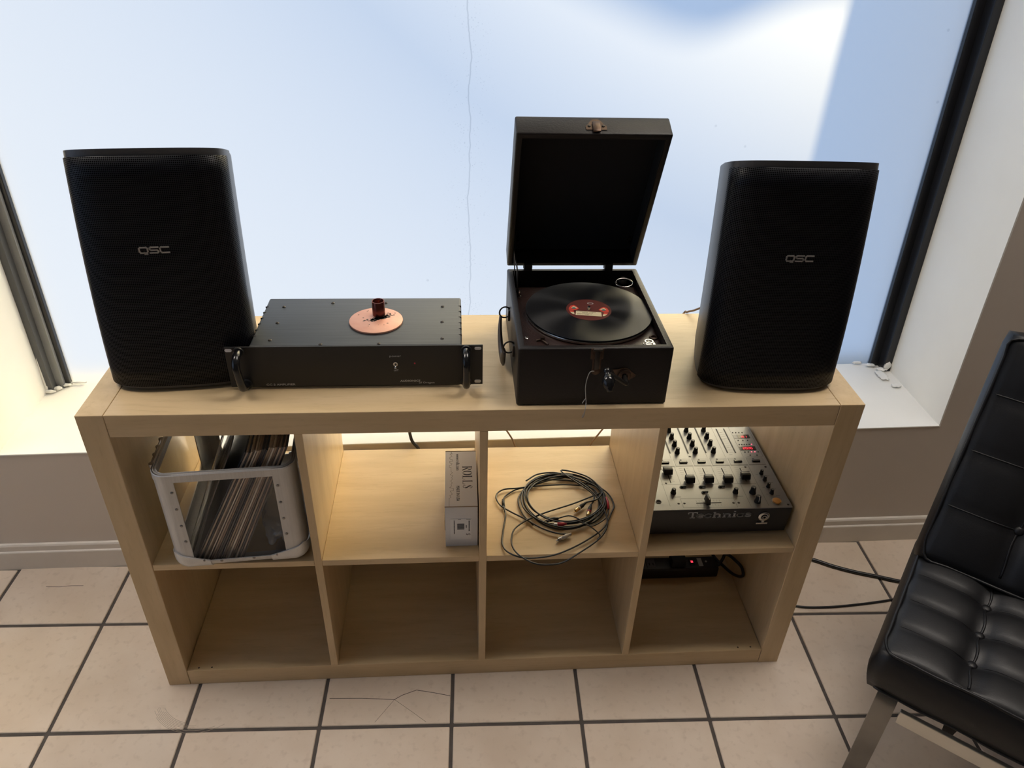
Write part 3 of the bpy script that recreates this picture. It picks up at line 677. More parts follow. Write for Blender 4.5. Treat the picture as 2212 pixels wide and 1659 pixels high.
# deck fittings
for x, y in [(.0824, .0854), (.081, .262)]: screw(deck, x, y, DZ, .0045, 'nickel')
bm = B(); box(bm, .1082, .1162, .071, .079, DZ, DZ + .0015); tube(bm, [(.1003, .0717, DZ + .002), (.110, .0735, DZ + .003), (.1207, .0563, DZ + .002)], .0022, 8); cyl(bm, (.112, .0745, DZ), .0045, .008, seg=14); mk('brake_lever', bm, 'bronze', deck, smooth=True)
bm = B(); prism(bm, [(-.011, -.006), (.011, -.008), (.010, .003), (.004, .004), (.0, .010), (-.006, .004), (-.012, .002)], .0015, Matrix.Translation((.315, .059, DZ))); lathe(bm, [(.006, 0), (.0085, 0), (.0085, .0015), (.006, .0015)], 18, (.314, .0615, DZ + .0035), closed=True); mk('speed_lever', bm, 'steel', deck, smooth=True)
bm = B(); lathe(bm, [(.0050, 0), (.0085, 0), (.0085, .0022), (.0050, .0030)], 20, (.3275, .082, DZ), closed=True); mk('needle_cup', bm, 'bronze', deck, smooth=True)
bm = B(); pts = [(.3115 + .0185 * math.cos(a), .304 + .013 * math.sin(a), .905 + .004 * math.sin(a)) for a in [2 * PI * k / 24 for k in range(24)]]; tube(bm, pts, .0017, 8, closed=True); mk('tonearm_ring', bm, 'nickel', gr, smooth='all')
bm = B(); tube(bm, crom([(.3115, .316, .905), (.312, .330, .890), (.31, .335, .86), (.309, .335, .832)], 5), [.009] * 11 + [.010] * 5, 12); mk('tonearm_socket', bm, 'dark_metal', gr, smooth='all')
bm = B(); tube(bm, [(.079, .285, DZ), (.083, .270, DZ + .006), (.083, .262, DZ + .012), (.080, .255, DZ + .003)], .0028, 8); mk('catch', bm, 'bronze', deck, smooth='all')
# lid, hinged at the back, leaning forward at 66 degrees
th = R(66); HB = Vector((0, .3605, .9185))
LM = Matrix.Translation(HB) @ Matrix(((1, 0, 0, 0), (0, -math.cos(th), math.sin(th), 0), (0, math.sin(th), math.cos(th), 0), (0, 0, 0, 1)))  # local y up along the lid, local z away from the opening
LL, LT = .355, .049
bm = B(); x0, x1 = GX0, GX1
o = [(x0, 0), (x1, 0), (x1, LL), (x0, LL)]; i_ = [(x0 + .011, .011), (x1 - .011, .011), (x1 - .011, LL - .011), (x0 + .011, LL - .011)]
of = [bm.verts.new((*p, 0)) for p in o]; ob = [bm.verts.new((*p, LT)) for p in o]; if_ = [bm.verts.new((*p, 0)) for p in i_]; ib = [bm.verts.new((*p, LT - .008)) for p in i_]
bm.faces.new(ob); bm.faces.new(ib); outer = []
for k in range(4):
    j = (k + 1) % 4; outer.append(bm.faces.new((of[k], of[j], ob[j], ob[k]))); bm.faces.new((of[k], of[j], if_[j], if_[k])); bm.faces.new((if_[k], if_[j], ib[j], ib[k]))
bmesh.ops.recalc_face_normals(bm, faces=bm.faces)
bmesh.ops.bevel(bm, geom=list({e for f in outer for e in f.edges}), offset=.0035, segments=3, profile=.5, affect='EDGES')
bm.transform(LM); lid = mk('lid', bm, 'case_cloth', gr, smooth=True)
bm = B(); box(bm, x0 + .0115, x1 - .0115, .0115, LL - .0115, LT - .0092, LT - .0082); bm.transform(LM); mk('lining', bm, 'lining', lid)
for k, (y0_, y1_, xx0, xx1) in enumerate([(.0115, LL - .0115, x0 + .0112, x0 + .0122), (.0115, LL - .0115, x1 - .0122, x1 - .0112), (LL - .0122, LL - .0112, x0 + .0115, x1 - .0115)]):
    bm = B(); box(bm, xx0, xx1, y0_, y1_, .001, LT - .009); bm.transform(LM); mk('lining', bm, 'lining', lid)
bm = B(); box(bm, .172, .236, LL - .0205, LL - .0185, .012, .015); bm.transform(LM); mk('record_clip', bm, 'dark_metal', lid)
for xx in (.0845, .329):
    bm = B(); box(bm, xx - .005, xx + .005, .035, .052, LT - .011, LT - .007, bev=.001); cyl(bm, (xx, .038, LT - .014), .004, .006, seg=10); cyl(bm, (xx, .050, LT - .014), .004, .006, seg=10); bm.transform(LM); mk('clip', bm, 'dark_metal', lid, smooth=True)
# clasp on the lid's front edge (local +y face)
CL = plane_m((.2085, LL + .0002, LT / 2 + .002), (-1, 0, 0), (0, 0, 1)); CL = LM @ CL
bm = B(); prism(bm, [(-.019, -.016), (.019, -.016), (.0195, -.006), (.014, 0), (.010, .008), (.005, .013), (-.005, .013), (-.010, .008), (-.014, 0), (-.0195, -.006)], .0012, CL); cl = mk('clasp_plate', bm, 'bronze', lid)
bm = B(); vs = box(bm, -.0075, .0075, -.0235, .003, .0012, .0055, bev=.002); xf(vs, CL); mk('clasp_tongue', bm, 'bronze', cl, smooth=True)
for sx_ in (-1, 1):
    bm = B(); vs = lathe(bm, [(0, .002), (.0025, .0015), (.003, 0), (0, 0)], 10); xf(vs, CL @ Matrix.Translation((sx_ * .013, -.006, .0012))); mk('rivet', bm, 'dark_metal', cl, smooth=True)
for xx in (.107, .2855):
    bm = B(); box(bm, xx - .009, xx + .009, .352, .3635, .900, .926, bev=.001); tube(bm, [(xx - .010, .3625, .917), (xx + .010, .3625, .917)], .0038, 10); mk('hinge', bm, 'dark_metal', gr, smooth=True)
# stay arm on the left
bm = B(); a_ = LM @ Vector((GX0 + .015, .098, .012)); tube(bm, crom([a_, a_ + Vector((.0005, .03, -.06)), Vector((.0785, .300, .94)), Vector((.0795, .285, .90)), Vector((.0795, .283, DZ))], 5), .0016, 8); mk('stay_arm', bm, 'dark_metal', gr, smooth='all')
bm = B(); a_ = LM @ Vector((GX0 + .0135, .055, .008)); tube(bm, [a_, (.0752, .322, .925), (.0752, .318, .90), (.0752, .316, .86)], .0013, 8); mk('stay_arm', bm, 'dark_metal', gr, smooth='all')
# front latch
fy = GY0
bm = B(); box(bm, .1945, .2185, fy - .0012, fy + .002, .8905, .9128, bev=.0005); box(bm, .1985, .2150, fy - .002, fy + .001, .866, .9128, bev=.0005); la = mk('latch', bm, 'bronze', gr)
bm = B(); box(bm, .2020, .2115, fy - .005, fy - .002, .870, .9100, bev=.0012); tube(bm, [(.1985, fy - .003, .912), (.2150, fy - .003, .912)], .0028, 8); mk('hasp', bm, 'dark_metal', la, smooth=True)
bm = B(); lathe(bm, [(0, .003), (.006, .0025), (.0085, .001), (.0085, 0), (0, 0)], 16, m=plane_m((.2070, fy - .0005, .8655), (1, 0, 0), (0, 0, 1))); mk('rivet', bm, 'bronze', la, smooth=True)
# crank
EC = plane_m((.2615, fy - .0002, .8555), (1, 0, 0), (0, 0, 1))
bm = B(); prism(bm, [(-.023, .0125), (-.012, .0135), (-.004, .0165), (.006, .015), (.013, .008), (.0215, .001), (.0215, -.003), (.012, -.009), (.003, -.0165), (-.006, -.0155), (-.013, -.006)], .0016, EC); es_ = mk('escutcheon', bm, 'bronze', gr)
bm = B(); vs = lathe(bm, [(.0058, 0), (.0125, 0), (.012, .0028), (.0085, .0045), (.0062, .0045)], 24, closed=True); xf(vs, EC @ Matrix.Translation((0, 0, .0014))); mk('crank_socket', bm, 'bronze', es_, smooth=True)
bm = B(); tube(bm, crom([(.2615, fy + .01, .8555), (.2615, fy - .020, .8550), (.2605, fy - .028, .8545), (.256, fy - .031, .8575), (.240, fy - .033, .870), (.222, fy - .035, .882)], 4), .0042, 10); ck = mk('crank_arm', bm, 'dark_metal', gr, smooth='all')
km = Matrix.Translation((.2205, fy - .034, .8850)) @ Vector((.06, -.75, -.62)).to_track_quat('Z', 'Y').to_matrix().to_4x4()
bm = B(); lathe(bm, [(0, -.006), (.0065, -.005), (.0075, 0), (.0058, .004), (.0070, .007), (.0112, .012), (.0124, .019), (.0108, .027), (.0078, .032), (.0058, .034), (.0052, .038), (0, .0395)], 24, m=km); mk('crank_knob', bm, 'black_gloss', ck, smooth='all')
# carrying handle on the left flank
hs = []
for k, yy in enumerate((.245, .100)):
    bm = B(); box(bm, GX0 - .004, GX0 + .001, yy - .010, yy + .010, .850, .874, bev=.001); mk('handle_mount', bm, 'dark_metal', gr)
    cz = .866; pts = [(GX0 - .010 - .0115 * math.cos(a), yy - .002 * math.cos(a), cz + .0125 * math.sin(a)) for a in [2 * PI * q / 20 for q in range(20)]]
    bm = B(); tube(bm, pts, .0017, 8, closed=True); mk('handle_ring', bm, 'dark_metal', gr, smooth='all')
hp = crom([(GX0 - .019, .243, .858), (GX0 - .021, .225, .838), (GX0 - .021, .205, .822), (GX0 - .020, .172, .812), (GX0 - .020, .140, .816), (GX0 - .020, .118, .832), (GX0 - .019, .103, .856)], 6)
bm = B(); tube(bm, hp, [.0065 + .006 * math.sin(PI * k / (len(hp) - 1)) for k in range(len(hp))], 10, flat=(.45, 1.25)); mk('carrying_handle', bm, 'leather_brown', gr, smooth='all')

# record lying on the turntable
rec = thing('shellac_record', 'black 78 rpm record with a maroon paper label lying on the gramophone turntable', 'record', (RC[0], RC[1], DZ + .0094))
rz = DZ + .0094
bm = B(); lathe(bm, [(.0033, 0), (.1255, 0), (.127, .0008), (.1265, .0018), (.125, .0021), (.0600, .0018), (.0560, .0016), (.0465, .0018), (.0033, .0018)], 128, closed=True); mk('disc', bm, 'vinyl', rec, world=False, smooth=True)
bm = B(); lathe(bm, [(.0034, 0), (.0453, 0), (.0453, .0002), (.0034, .0002)], 64, (0, 0, .0018), closed=True); lab = mk('paper_label', bm, 'label_maroon', rec, world=False, label='maroon paper label with cream panel and red emblems')
LR = Matrix.Rotation(R(-9), 4, 'Z') @ Matrix.Translation((0, 0, .00202))
def lab_poly(poly, m, h=.00012): bm = B(); prism(bm, poly, h, LR); mk('print', bm, m, lab, world=False)
lab_poly([(-.026, -.026), (.026, -.026), (.025, -.0085), (-.025, -.0085)], 'label_cream')
for sx_ in (-1, 1):
    f = lambda pts: [(sx_ * x, y) for x, y in pts][::sx_]
    lab_poly(f([(.020, .002), (.024, .010), (.030, .0165), (.037, .012), (.040, .002), (.040, -.006), (.031, -.008), (.025, -.004)]), 'label_red')
    lab_poly(f([(.022, .003), (.026, .008), (.031, .011), (.036, .004), (.030, .002), (.026, .001)]), 'label_cream', .00018)
    lab_poly(f([(.025, .002), (.029, .0065), (.033, .005), (.034, -.001), (.028, -.002)]), 'label_green', .00024)
    lab_poly(f([(.030, -.009), (.039, -.008), (.036, -.018), (.029, -.021)]), 'label_red')
    lab_poly(f([(.029, -.016), (.037, -.015), (.032, -.023), (.028, -.024)]), 'label_cream', .00018)
bm = B()
for y, n_ in ((-.0118, 17), (-.0152, 11), (-.0188, 15), (-.0222, 12)):
    x = -.0225 if n_ != 11 else -.013
    for k in range(n_):
        wd_ = random.uniform(.0009, .0020)
        if random.random() > .12: strokes(bm, [[(x, y), (x + wd_, y)]], .0013, .0001, LR @ Matrix.Translation((0, 0, .00012)), ext=False)
        x += wd_ + .0007
mk('print', bm, 'label_ink', lab, world=False)
bm = B(); vs = lathe(bm, [(.0032, 0), (.0042, 0), (.0042, .0001), (.0032, .0001)], 24, closed=True); xf(vs, LR @ Matrix.Translation((.003, .028, 0)) @ Matrix.Diagonal((1.5, .9, 1, 1))); mk('print', bm, 'print_grey', lab, world=False)

# loose string on the latch
st = thing('string', 'thin grey knotted string hanging from the gramophone latch over the shelf edge', 'string', (.1965, 0, .789))
bm = B(); yv = fy - .0052
pts = [(.2030, yv, .8675), (.1970, yv - .001, .8675), (.1935, yv - .001, .862), (.1905, yv - .001, .848), (.1895, yv - .001, .832), (.1910, yv - .001, .817), (.1920, yv - .002, .808)]
tube(bm, crom(pts, 6), .0008, 6)
tube(bm, crom([(.1920, yv - .002, .808), (.1930, yv - .003, .800), (.1915, -.0020, .7905), (.1905, -.0030, .782), (.1875, -.0028, .774), (.1865, -.0028, .7705), (.1885, -.0028, .7700), (.1900, -.0028, .774), (.1903, -.0030, .781)], 6), .0008, 6)
tube(bm, crom([(.1920, yv - .002, .808), (.1890, yv - .002, .803), (.1862, yv - .002, .797)], 6), .0009, 6)
mk('cord', bm, 'string', st, smooth='all')

# ================================================================== RECORD CRATE
CW, CDp, CH, CR = .270, .345, .258, .030
CLOC = (-.5035, -.0100, MID); CY = R(4.4)
cr = thing('record_crate', 'aluminium-edged clear record crate full of records in the top left compartment', 'crate', CLOC, CY)
def rb(p, off=0.0, r=CR, zr=CR):
    """push a point of the crate's bounding box onto its rounded skin"""
    x0, x1, y0, y1, z0 = -CW / 2, CW / 2, 0, CDp, 0
    q = Vector((min(max(p[0], x0 + r), x1 - r), min(max(p[1], y0 + r), y1 - r), max(p[2], z0 + zr)))
    d = Vector(p) - q
    if d.length < 1e-9: return Vector(p)
    dn = d.normalized()
    return q + dn * (r + off) if (abs(d.x) + abs(d.y) + abs(d.z)) > 1e-9 else Vector(p)
def patch(bm, f, nu, nv, off):
    g_ = [[bm.verts.new(rb(f(i / nu, k / nv), off)) for i in range(nu + 1)] for k in range(nv + 1)]
    for k in range(nv):
        for i in range(nu): bm.faces.new((g_[k][i], g_[k][i + 1], g_[k + 1][i + 1], g_[k + 1][i]))
def sheet(name, patches, off, th, m, parent):
    bm = B()
    for f, nu, nv in patches: patch(bm, f, nu, nv, off)
    bmesh.ops.remove_doubles(bm, verts=bm.verts, dist=1e-5); bmesh.ops.recalc_face_normals(bm, faces=bm.faces)
    bmesh.ops.solidify(bm, geom=list(bm.faces), thickness=th); bmesh.ops.recalc_face_normals(bm, faces=bm.faces)
    return mk(name, bm, m, parent, world=False, smooth=True)
hw = CW / 2; PW = .043
posts = []
for sx_, fb in ((-1, 0), (1, 0), (-1, 1), (1, 1)):
    yy = lambda d: d if fb == 0 else CDp - d
    ylim = 0 if fb == 0 else CDp
    po = sheet('corner_post', [(lambda u, v: (sx_ * (hw - PW * (1 - u)), ylim, .028 + (CH - .028) * v), 8, 4), (lambda u, v: (sx_ * hw, yy(PW * u), .028 + (CH - .028) * v), 8, 4)], 0, .0022, 'aluminium', cr); posts.append(po)
    sheet('corner_cap', [(lambda u, v: (sx_ * (hw - (.074 if True else 0) * (1 - u)), ylim, .052 * v * (.55 + .45 * u)), 10, 8), (lambda u, v: (sx_ * hw, yy(.074 * u), .052 * v * (1 - .45 * u)), 10, 8), (lambda u, v: (sx_ * (hw - .074 * (1 - u)), yy(.074 * v), 0), 10, 10)], .0030, .0030, 'cap_metal', cr)
for ylim, sg in ((0, 1), (CDp, -1)):
    sheet('bottom_rail', [(lambda u, v: (-hw + .05 + (CW - .1) * u, ylim, .026 * v), 2, 6), (lambda u, v: (-hw + .05 + (CW - .1) * u, ylim + sg * .040 * v, 0), 2, 6)], .0004, .0022, 'aluminium', cr)
for sx_ in (-1, 1):
    sheet('bottom_rail', [(lambda u, v: (sx_ * hw, .05 + (CDp - .1) * u, .034 * v), 2, 6), (lambda u, v: (sx_ * (hw - .034 * v), .05 + (CDp - .1) * u, 0), 2, 6)], .0004, .0022, 'aluminium', cr)
bm = B(); box(bm, -hw + .01, hw - .01, .01, CDp - .01, .006, .011); mk('base_panel', bm, 'acrylic', cr, world=False, label='clear acrylic base')
# top rim: a stepped profile run round a rounded rectangle
def rrect(r, ins, z):
    out = []
    for cx_, cy_, a0 in ((hw - CR, CDp - CR, 0), (-hw + CR, CDp - CR, 90), (-hw + CR, CR, 180), (hw - CR, CR, 270)):
        for k in range(9):
            a = R(a0 + 90 * k / 8); out.append(Vector((cx_ + (CR - ins) * math.cos(a), cy_ + (CR - ins) * math.sin(a), z)))
    return out
prof = [(-.0012, CH - .018), (-.0012, CH - .002), (.0006, CH), (.0040, CH), (.0048, CH - .0022), (.0062, CH - .0025), (.0072, CH - .0002), (.0090, CH - .0002), (.0098, CH - .0025), (.0098, CH - .014), (.0080, CH - .018)]
bm = B(); rings = [[bm.verts.new(p) for p in rrect(CR, i_, z)] for i_, z in prof]; N = len(rings[0]); K = len(prof)
for a in range(K):
    for k in range(N): bm.faces.new((rings[a][k], rings[a][(k + 1) % N], rings[(a + 1) % K][(k + 1) % N], rings[(a + 1) % K][k]))
bmesh.ops.recalc_face_normals(bm, faces=bm.faces); rim = mk('rim', bm, 'aluminium', cr, world=False, smooth=True, label='grooved aluminium rim')
# clear panels
for (x0, x1, y0, y1) in ((-hw + .036, hw - .036, .0030, .0046), (-hw + .036, hw - .036, CDp - .0046, CDp - .0030), (-hw + .0030, -hw + .0046, .052, CDp - .052), (hw - .0046, hw - .0030, .052, CDp - .052)):
    bm = B(); box(bm, x0, x1, y0, y1, .022, CH - .018); mk('clear_panel', bm, 'acrylic', cr, world=False, label='clear acrylic panel')
rv = [(sx_ * (hw - .036), z) for sx_ in (-1, 1) for z in (.215, .172, .128, .085)] + [(-.040, .024), (.025, .024), (-hw + .062, .030), (hw - .062, .030)]
for x, z in rv:
    bm = B(); lathe(bm, [(0, .0018), (.002, .0015), (.0032, .0004), (.0032, 0), (0, 0)], 12, m=plane_m((x, -.0002 - (.0016 if abs(x) > .07 and z < .05 else 0), z), (1, 0, 0), (0, 0, 1))); mk('rivet', bm, 'rivet', cr, world=False, smooth=True)
bm = B(); tube(bm, [(-hw - .004, .045, CH - .006), (-hw - .004, .125, CH - .006)], .0035, 8); hg = mk('hinge', bm, 'rivet', cr, world=False, smooth='all')
for yy_ in (.045, .075, .100, .125):
    bm = B(); lathe(bm, [(0, .008), (.0055, .007), (.0055, 0), (0, -.001)], 10, (-hw - .004, yy_, CH - .010)); mk('hinge_knuckle', bm, 'rivet', hg, world=False, smooth=True)

# records in the crate
cm = Matrix.Translation(CLOC) @ Matrix.Rotation(CY, 4, 'Z')
ORD = 'first second third fourth fifth sixth seventh eighth ninth tenth eleventh twelfth thirteenth fourteenth fifteenth sixteenth seventeenth eighteenth nineteenth twentieth twenty-first twenty-second'.split()
SCOL = ['charcoal', 'brown', 'dark grey', 'tan', 'dark brown', 'black', 'cream', 'chestnut']
NREC = 20; RS = .313; TK = .0034
rr_ = random.Random(11)
order = [5, 1, 0, 3, 4, 6, 1, 7, 0, 2, 5, 3, 1, 6, 7, 4, 1, 2, 7, 0]
for k in range(NREC):
    f = k / (NREC - 1); x = -.0990 + .0960 * f; ang = R(27.5 - 3.5 * f); tk = TK * (1 if k % 5 else .8)
    yo = .014 + rr_.uniform(0, .008)
    lm = cm @ Matrix.Translation((x, yo, .0115)) @ Matrix.Rotation(ang, 4, 'Y')
    lab_ = '%s record from the left in the aluminium crate, in a %s sleeve' % (ORD[k + 2], SCOL[order[k]])
    t = thing('vinyl_record', lab_, 'record', tuple(lm.translation), group='records leaning in the crate')
    bm = B(); box(bm, 0, tk, 0, RS, 0, RS, bev=.0004, seg=1); bm.transform(lm); mk('sleeve', bm, 'sleeve_%d' % order[k], t)
    if k % 2 == 0:
        bm = B()
        n_ = 12
        for i in range(n_):   # frayed plastic outer sleeve sticking up above the cover
            h0 = rr_.uniform(.004, .014); y0_ = RS * i / n_; y1_ = RS * (i + 1) / n_
            vs = [bm.verts.new(c) for c in ((tk * .3, y0_, RS), (tk * .7, y1_, RS), (tk * .9, y1_, RS + h0 * rr_.uniform(.7, 1.1)), (tk * .1, y0_, RS + h0))]; bm.faces.new(vs)
        bm.transform(lm); mk('plastic_edge', bm, 'sleeve_plastic', t)
for k, (x, a) in enumerate(((-.1195, 22.5), (-.1110, 24.5))):
    lm = cm @ Matrix.Translation((x, .022, .0115)) @ Matrix.Rotation(R(a), 4, 'Y')
    t = thing('vinyl_record', ['leftmost record in a loose clear plastic sleeve in the aluminium crate', 'second record from the left in a clear plastic sleeve in the aluminium crate'][k], 'record', tuple(lm.translation), group='records leaning in the crate')
    bm = B(); box(bm, .0010, .0030, .008, RS - .004, .002, RS - .012); bm.transform(lm); mk('inner_sleeve', bm, ['plastic_bag', 'sleeve_2'][k], t)
    bm = B()
    nx_, ny_ = 14, 14; gg = [[bm.verts.new((-.0004 + .0012 * math.sin(i * 1.7 + j * .6), RS * i / nx_, RS * j / ny_)) for i in range(nx_ + 1)] for j in range(ny_ + 1)]
    for j in range(ny_):
        for i in range(nx_): bm.faces.new((gg[j][i], gg[j][i + 1], gg[j + 1][i + 1], gg[j + 1][i]))
    bmesh.ops.solidify(bm, geom=list(bm.faces), thickness=.0003)
    bm.transform(lm); mk('plastic_sleeve', bm, 'sleeve_plastic', t, smooth='all')
# crumpled bag in the corner of the crate
bm = B(); r_ = bmesh.ops.create_icosphere(bm, subdivisions=4, radius=1)
rb_ = random.Random(5); ph = [(Vector((rb_.uniform(-1, 1), rb_.uniform(-1, 1), rb_.uniform(-1, 1))).normalized(), rb_.uniform(3, 8), rb_.uniform(0, 6)) for _ in range(9)]
for v in r_['verts']:
    d = v.co.normalized(); k = 1 + sum(.10 * abs(math.sin(d.dot(q) * f_ + p_)) for q, f_, p_ in ph) - .45
    x, y, z = d.x * k * .040, d.y * k * .10, d.z * k * .034
    v.co = Vector((.080 + x + .25 * z, .13 + y, .042 + z))
zmin = min(v.co.z for v in bm.verts); xmax = max(v.co.x for v in bm.verts)
for v in bm.verts: v.co.z += .0115 - zmin; v.co.x += min(0, .126 - xmax)
bm.transform(cm); mk_b = mk('plastic_bag', bm, 'plastic_bag', loc=tuple(cm @ Vector((.088, .13, .0115))))
tag(mk_b, 'crumpled clear plastic bag stuffed in the right corner of the record crate', 'plastic bag')

# ================================================================== WHITE CARTON
bx = thing('carton', 'small white cardboard carton with a barcode sticker in the second upper compartment', 'carton', (-.0445, .127, MID))
BX0, BX1, BY0, BY1, BZ = -.0800, -.0102, .0335, .220, .517
bm = B(); box(bm, BX0, BX1, BY0, BY1, MID, BZ, bev=.0006, seg=1); mk('body', bm, 'cardboard_white', bx)
bm = B(); box(bm, BX0 - .0004, BX1 + .0004, BY0 - .0012, BY0, BZ - .0012, BZ + .0006); box(bm, BX0, BX1, BY1, BY1 + .0012, BZ - .0008, BZ + .0008); mk('flap_edge', bm, 'cardboard_side', bx)
bm = B(); box(bm, BX0 - .0012, BX0, BY0 + .004, BY0 + .03, MID + .045, MID + .075); mk('tuck_tab', bm, 'cardboard_side', bx)
TP = plane_m((0, 0, BZ + .0001), (0, -1, 0), (1, 0, 0))
def top_m(x, y): m = TP.copy(); m.translation = Vector((x, y, BZ + .0001)); return m
# serif word on the lid
bm = B(); H_ = .0215; wd_ = .0150; gap = .0012; s0 = .0030; thn = .0009
def serif(x, y, w_=.0058): return [[(x - w_ / 2, y), (x + w_ / 2, y)]]
x = 0; thick = []; thin = []
thick += [[(x + .003, .0008), (x + .003, H_ - .0008)], [(x + .0105, H_ * .62), (x + .0112, H_ * .74), (x + .0105, H_ * .88)], [(x + .0072, H_ * .48), (x + .0128, .0012)]]
thin += serif(x + .003, .0005) + serif(x + .002, H_ - .0005, .0040) + [[(x + .003, H_ - .0005), (x + .0085, H_ - .0008), (x + .0105, H_ * .88)], [(x + .003, H_ * .50), (x + .0085, H_ * .52), (x + .0105, H_ * .62)]] + serif(x + .0138, .0005, .0040)
x += .0168; n_ = 20
for k in range(n_):
    a0, a1 = 2 * PI * k / n_, 2 * PI * (k + 1) / n_; P_ = lambda a: (x + .0068 + .0060 * math.cos(a), H_ / 2 + (H_ / 2 - .0006) * math.sin(a))
    (thick if abs(math.cos((a0 + a1) / 2)) > .55 else thin).append([P_(a0), P_(a1)])
for _ in range(2):
    x += .0158
    thick += [[(x + .003, .0008), (x + .003, H_ - .0008)]]; thin += serif(x + .003, .0005) + serif(x + .003, H_ - .0005) + [[(x + .003, .0005), (x + .0120, .0006)], [(x + .0120, .0006), (x + .0126, .0055)]]
x += .0155
thick += [[(x + .0030, H_ * .80), (x + .0042, H_ * .63), (x + .0088, H_ * .42), (x + .0098, H_ * .26)]]
thin += [[(x + .0105, H_ * .72), (x + .0102, H_ - .002), (x + .0065, H_ - .0005), (x + .0036, H_ * .90), (x + .0030, H_ * .80)], [(x + .0098, H_ * .26), (x + .0092, H_ * .10), (x + .0060, .0005), (x + .0025, .0016), (x + .0020, H_ * .28)]]
mm = top_m(-.0415, .166); strokes(bm, thick, .0030, .0001, mm, ext=.25); strokes(bm, thin, thn, .0001, mm, ext=False); mk('lettering', bm, 'ink', bx, label='black serif lettering')
mk('lettering', text_bm('www.rolls.com', .0112, .0001, 0, 'LEFT', .86, m=top_m(-.0555, .2105)), 'ink', bx)
mk('lettering', text_bm('MADE IN USA', .0100, .0001, 0, 'LEFT', .80, m=top_m(-.0550, .0995)), 'ink', bx)
bm = B(); pts = [(0, .0), (.004, 0), (.005, -.003), (.008, .002), (.010, -.004), (.013, -.001), (.018, .001), (.020, -.004), (.027, -.004), (.030, .003), (.0345, .003), (.0345, -.004), (.041, -.004), (.043, .001), (.048, 0), (.050, -.005), (.056, -.005), (.057, -.001), (.072, -.001), (.075, .002), (.082, -.003), (.086, .003), (.092, 0), (.097, .002), (.104, -.002), (.110, .002), (.115, -.001), (.120, .0), (.126, -.004), (.128, .004), (.136, .004), (.137, -.003), (.143, 0), (.147, .002), (.152, -.004), (.157, -.001), (.160, -.005), (.186, -.005)]
strokes(bm, [pts], .0005, .0001, top_m(-.0658, .2195)); mk('skyline_print', bm, 'ink', bx)
SM = lambda x, z, y=BY0 - .0012: plane_m((x, y, z), (0, 0, -1), (1, 0, 0))
bm = B(); box(bm, -.069, -.0240, BY0 - .0009, BY0, .422, .482); stk = mk('sticker', bm, 'sticker', bx)
fy2 = BY0 - .0010
bm = B(); xx = 0
while xx < .0165:
    wv = random.choice([.0004, .0004, .0008, .0012]); vs = prism(bm, [(xx, 0), (xx + wv, 0), (xx + wv, .0155), (xx, .0155)], .0001, SM(-.0545, .4685, fy2)); xx += wv + random.choice([.0004, .0006])
mk('barcode', bm, 'ink', stk)
mk('lettering', text_bm('S', .0125, .00005, .0001, 'LEFT', .9, m=SM(-.0350, .4395, fy2)), 'ink', stk)
bm = B()
for x_, z_, n_, h_ in ((-.0300, .4765, 20, .0026), (-.0360, .4640, 5, .0022), (-.0615, .4780, 26, .0020)):   # lines of print too small to read
    q_ = 0.0
    for k in range(n_):
        w_ = random.uniform(.0006, .0014); prism(bm, [(q_, 0), (q_ + w_, 0), (q_ + w_, h_), (q_, h_)], .0001, SM(x_, z_, fy2)); q_ += w_ + .0005
mk('fine_print', bm, 'ink', stk, kind='stuff')
bm = B(); strokes(bm, [[(0, 0), (0, .008), (.0012, .008)], [(0, -.012), (0, -.018), ]], .0007, .0001, SM(-.0345, .4805, fy2)); mk('lettering', bm, 'ink', stk)

# ================================================================== AUDIO CABLES
def jit(P, z0, amp_=.0015, seed=0):
    r_ = random.Random(seed); return [(x, y, (z if len(p_) else 0) + z0 + r_.uniform(0, amp_)) for p_ in [()] for (x, y, z) in P] if False else [(x, y, z + z0 + r_.uniform(0, amp_)) for (x, y, z) in P]
RCAB = .0019
LA = [(0.053, 0.152, 0.404), (0.056, 0.121, 0.404), (0.048, 0.073, 0.404), (0.044, 0.031, 0.404), (0.057, 0.003, 0.404), (0.092, -0.012, 0.403), (0.145, -0.008, 0.403), (0.193, 0.012, 0.404), (0.241, 0.042, 0.404), (0.277, 0.074, 0.404), (0.303, 0.123, 0.404), (0.313, 0.148, 0.404), (0.307, 0.185, 0.404), (0.286, 0.213, 0.404), (0.244, 0.231, 0.404), (0.186, 0.241, 0.404), (0.13, 0.235, 0.404), (0.102, 0.203, 0.404), (0.089, 0.171, 0.404), (0.096, 0.125, 0.404), (0.117, 0.089, 0.404)]
LB = [(0.285, 0.185, 0.404), (0.262, 0.174, 0.404), (0.215, 0.150, 0.404), (0.159, 0.128, 0.404), (0.119, 0.109, 0.404), (0.097, 0.095, 0.404), (0.071, 0.067, 0.404), (0.064, 0.026, 0.404), (0.076, -0.006, 0.404), (0.107, -0.026, 0.399), (0.136, -0.031, 0.397), (0.169, -0.028, 0.399), (0.207, -0.007, 0.404), (0.261, 0.037, 0.404), (0.285, 0.079, 0.404), (0.286, 0.123, 0.404), (0.278, 0.165, 0.404), (0.256, 0.209, 0.404), (0.224, 0.243, 0.404), (0.189, 0.264, 0.404), (0.144, 0.26, 0.404), (0.112, 0.235, 0.404)]
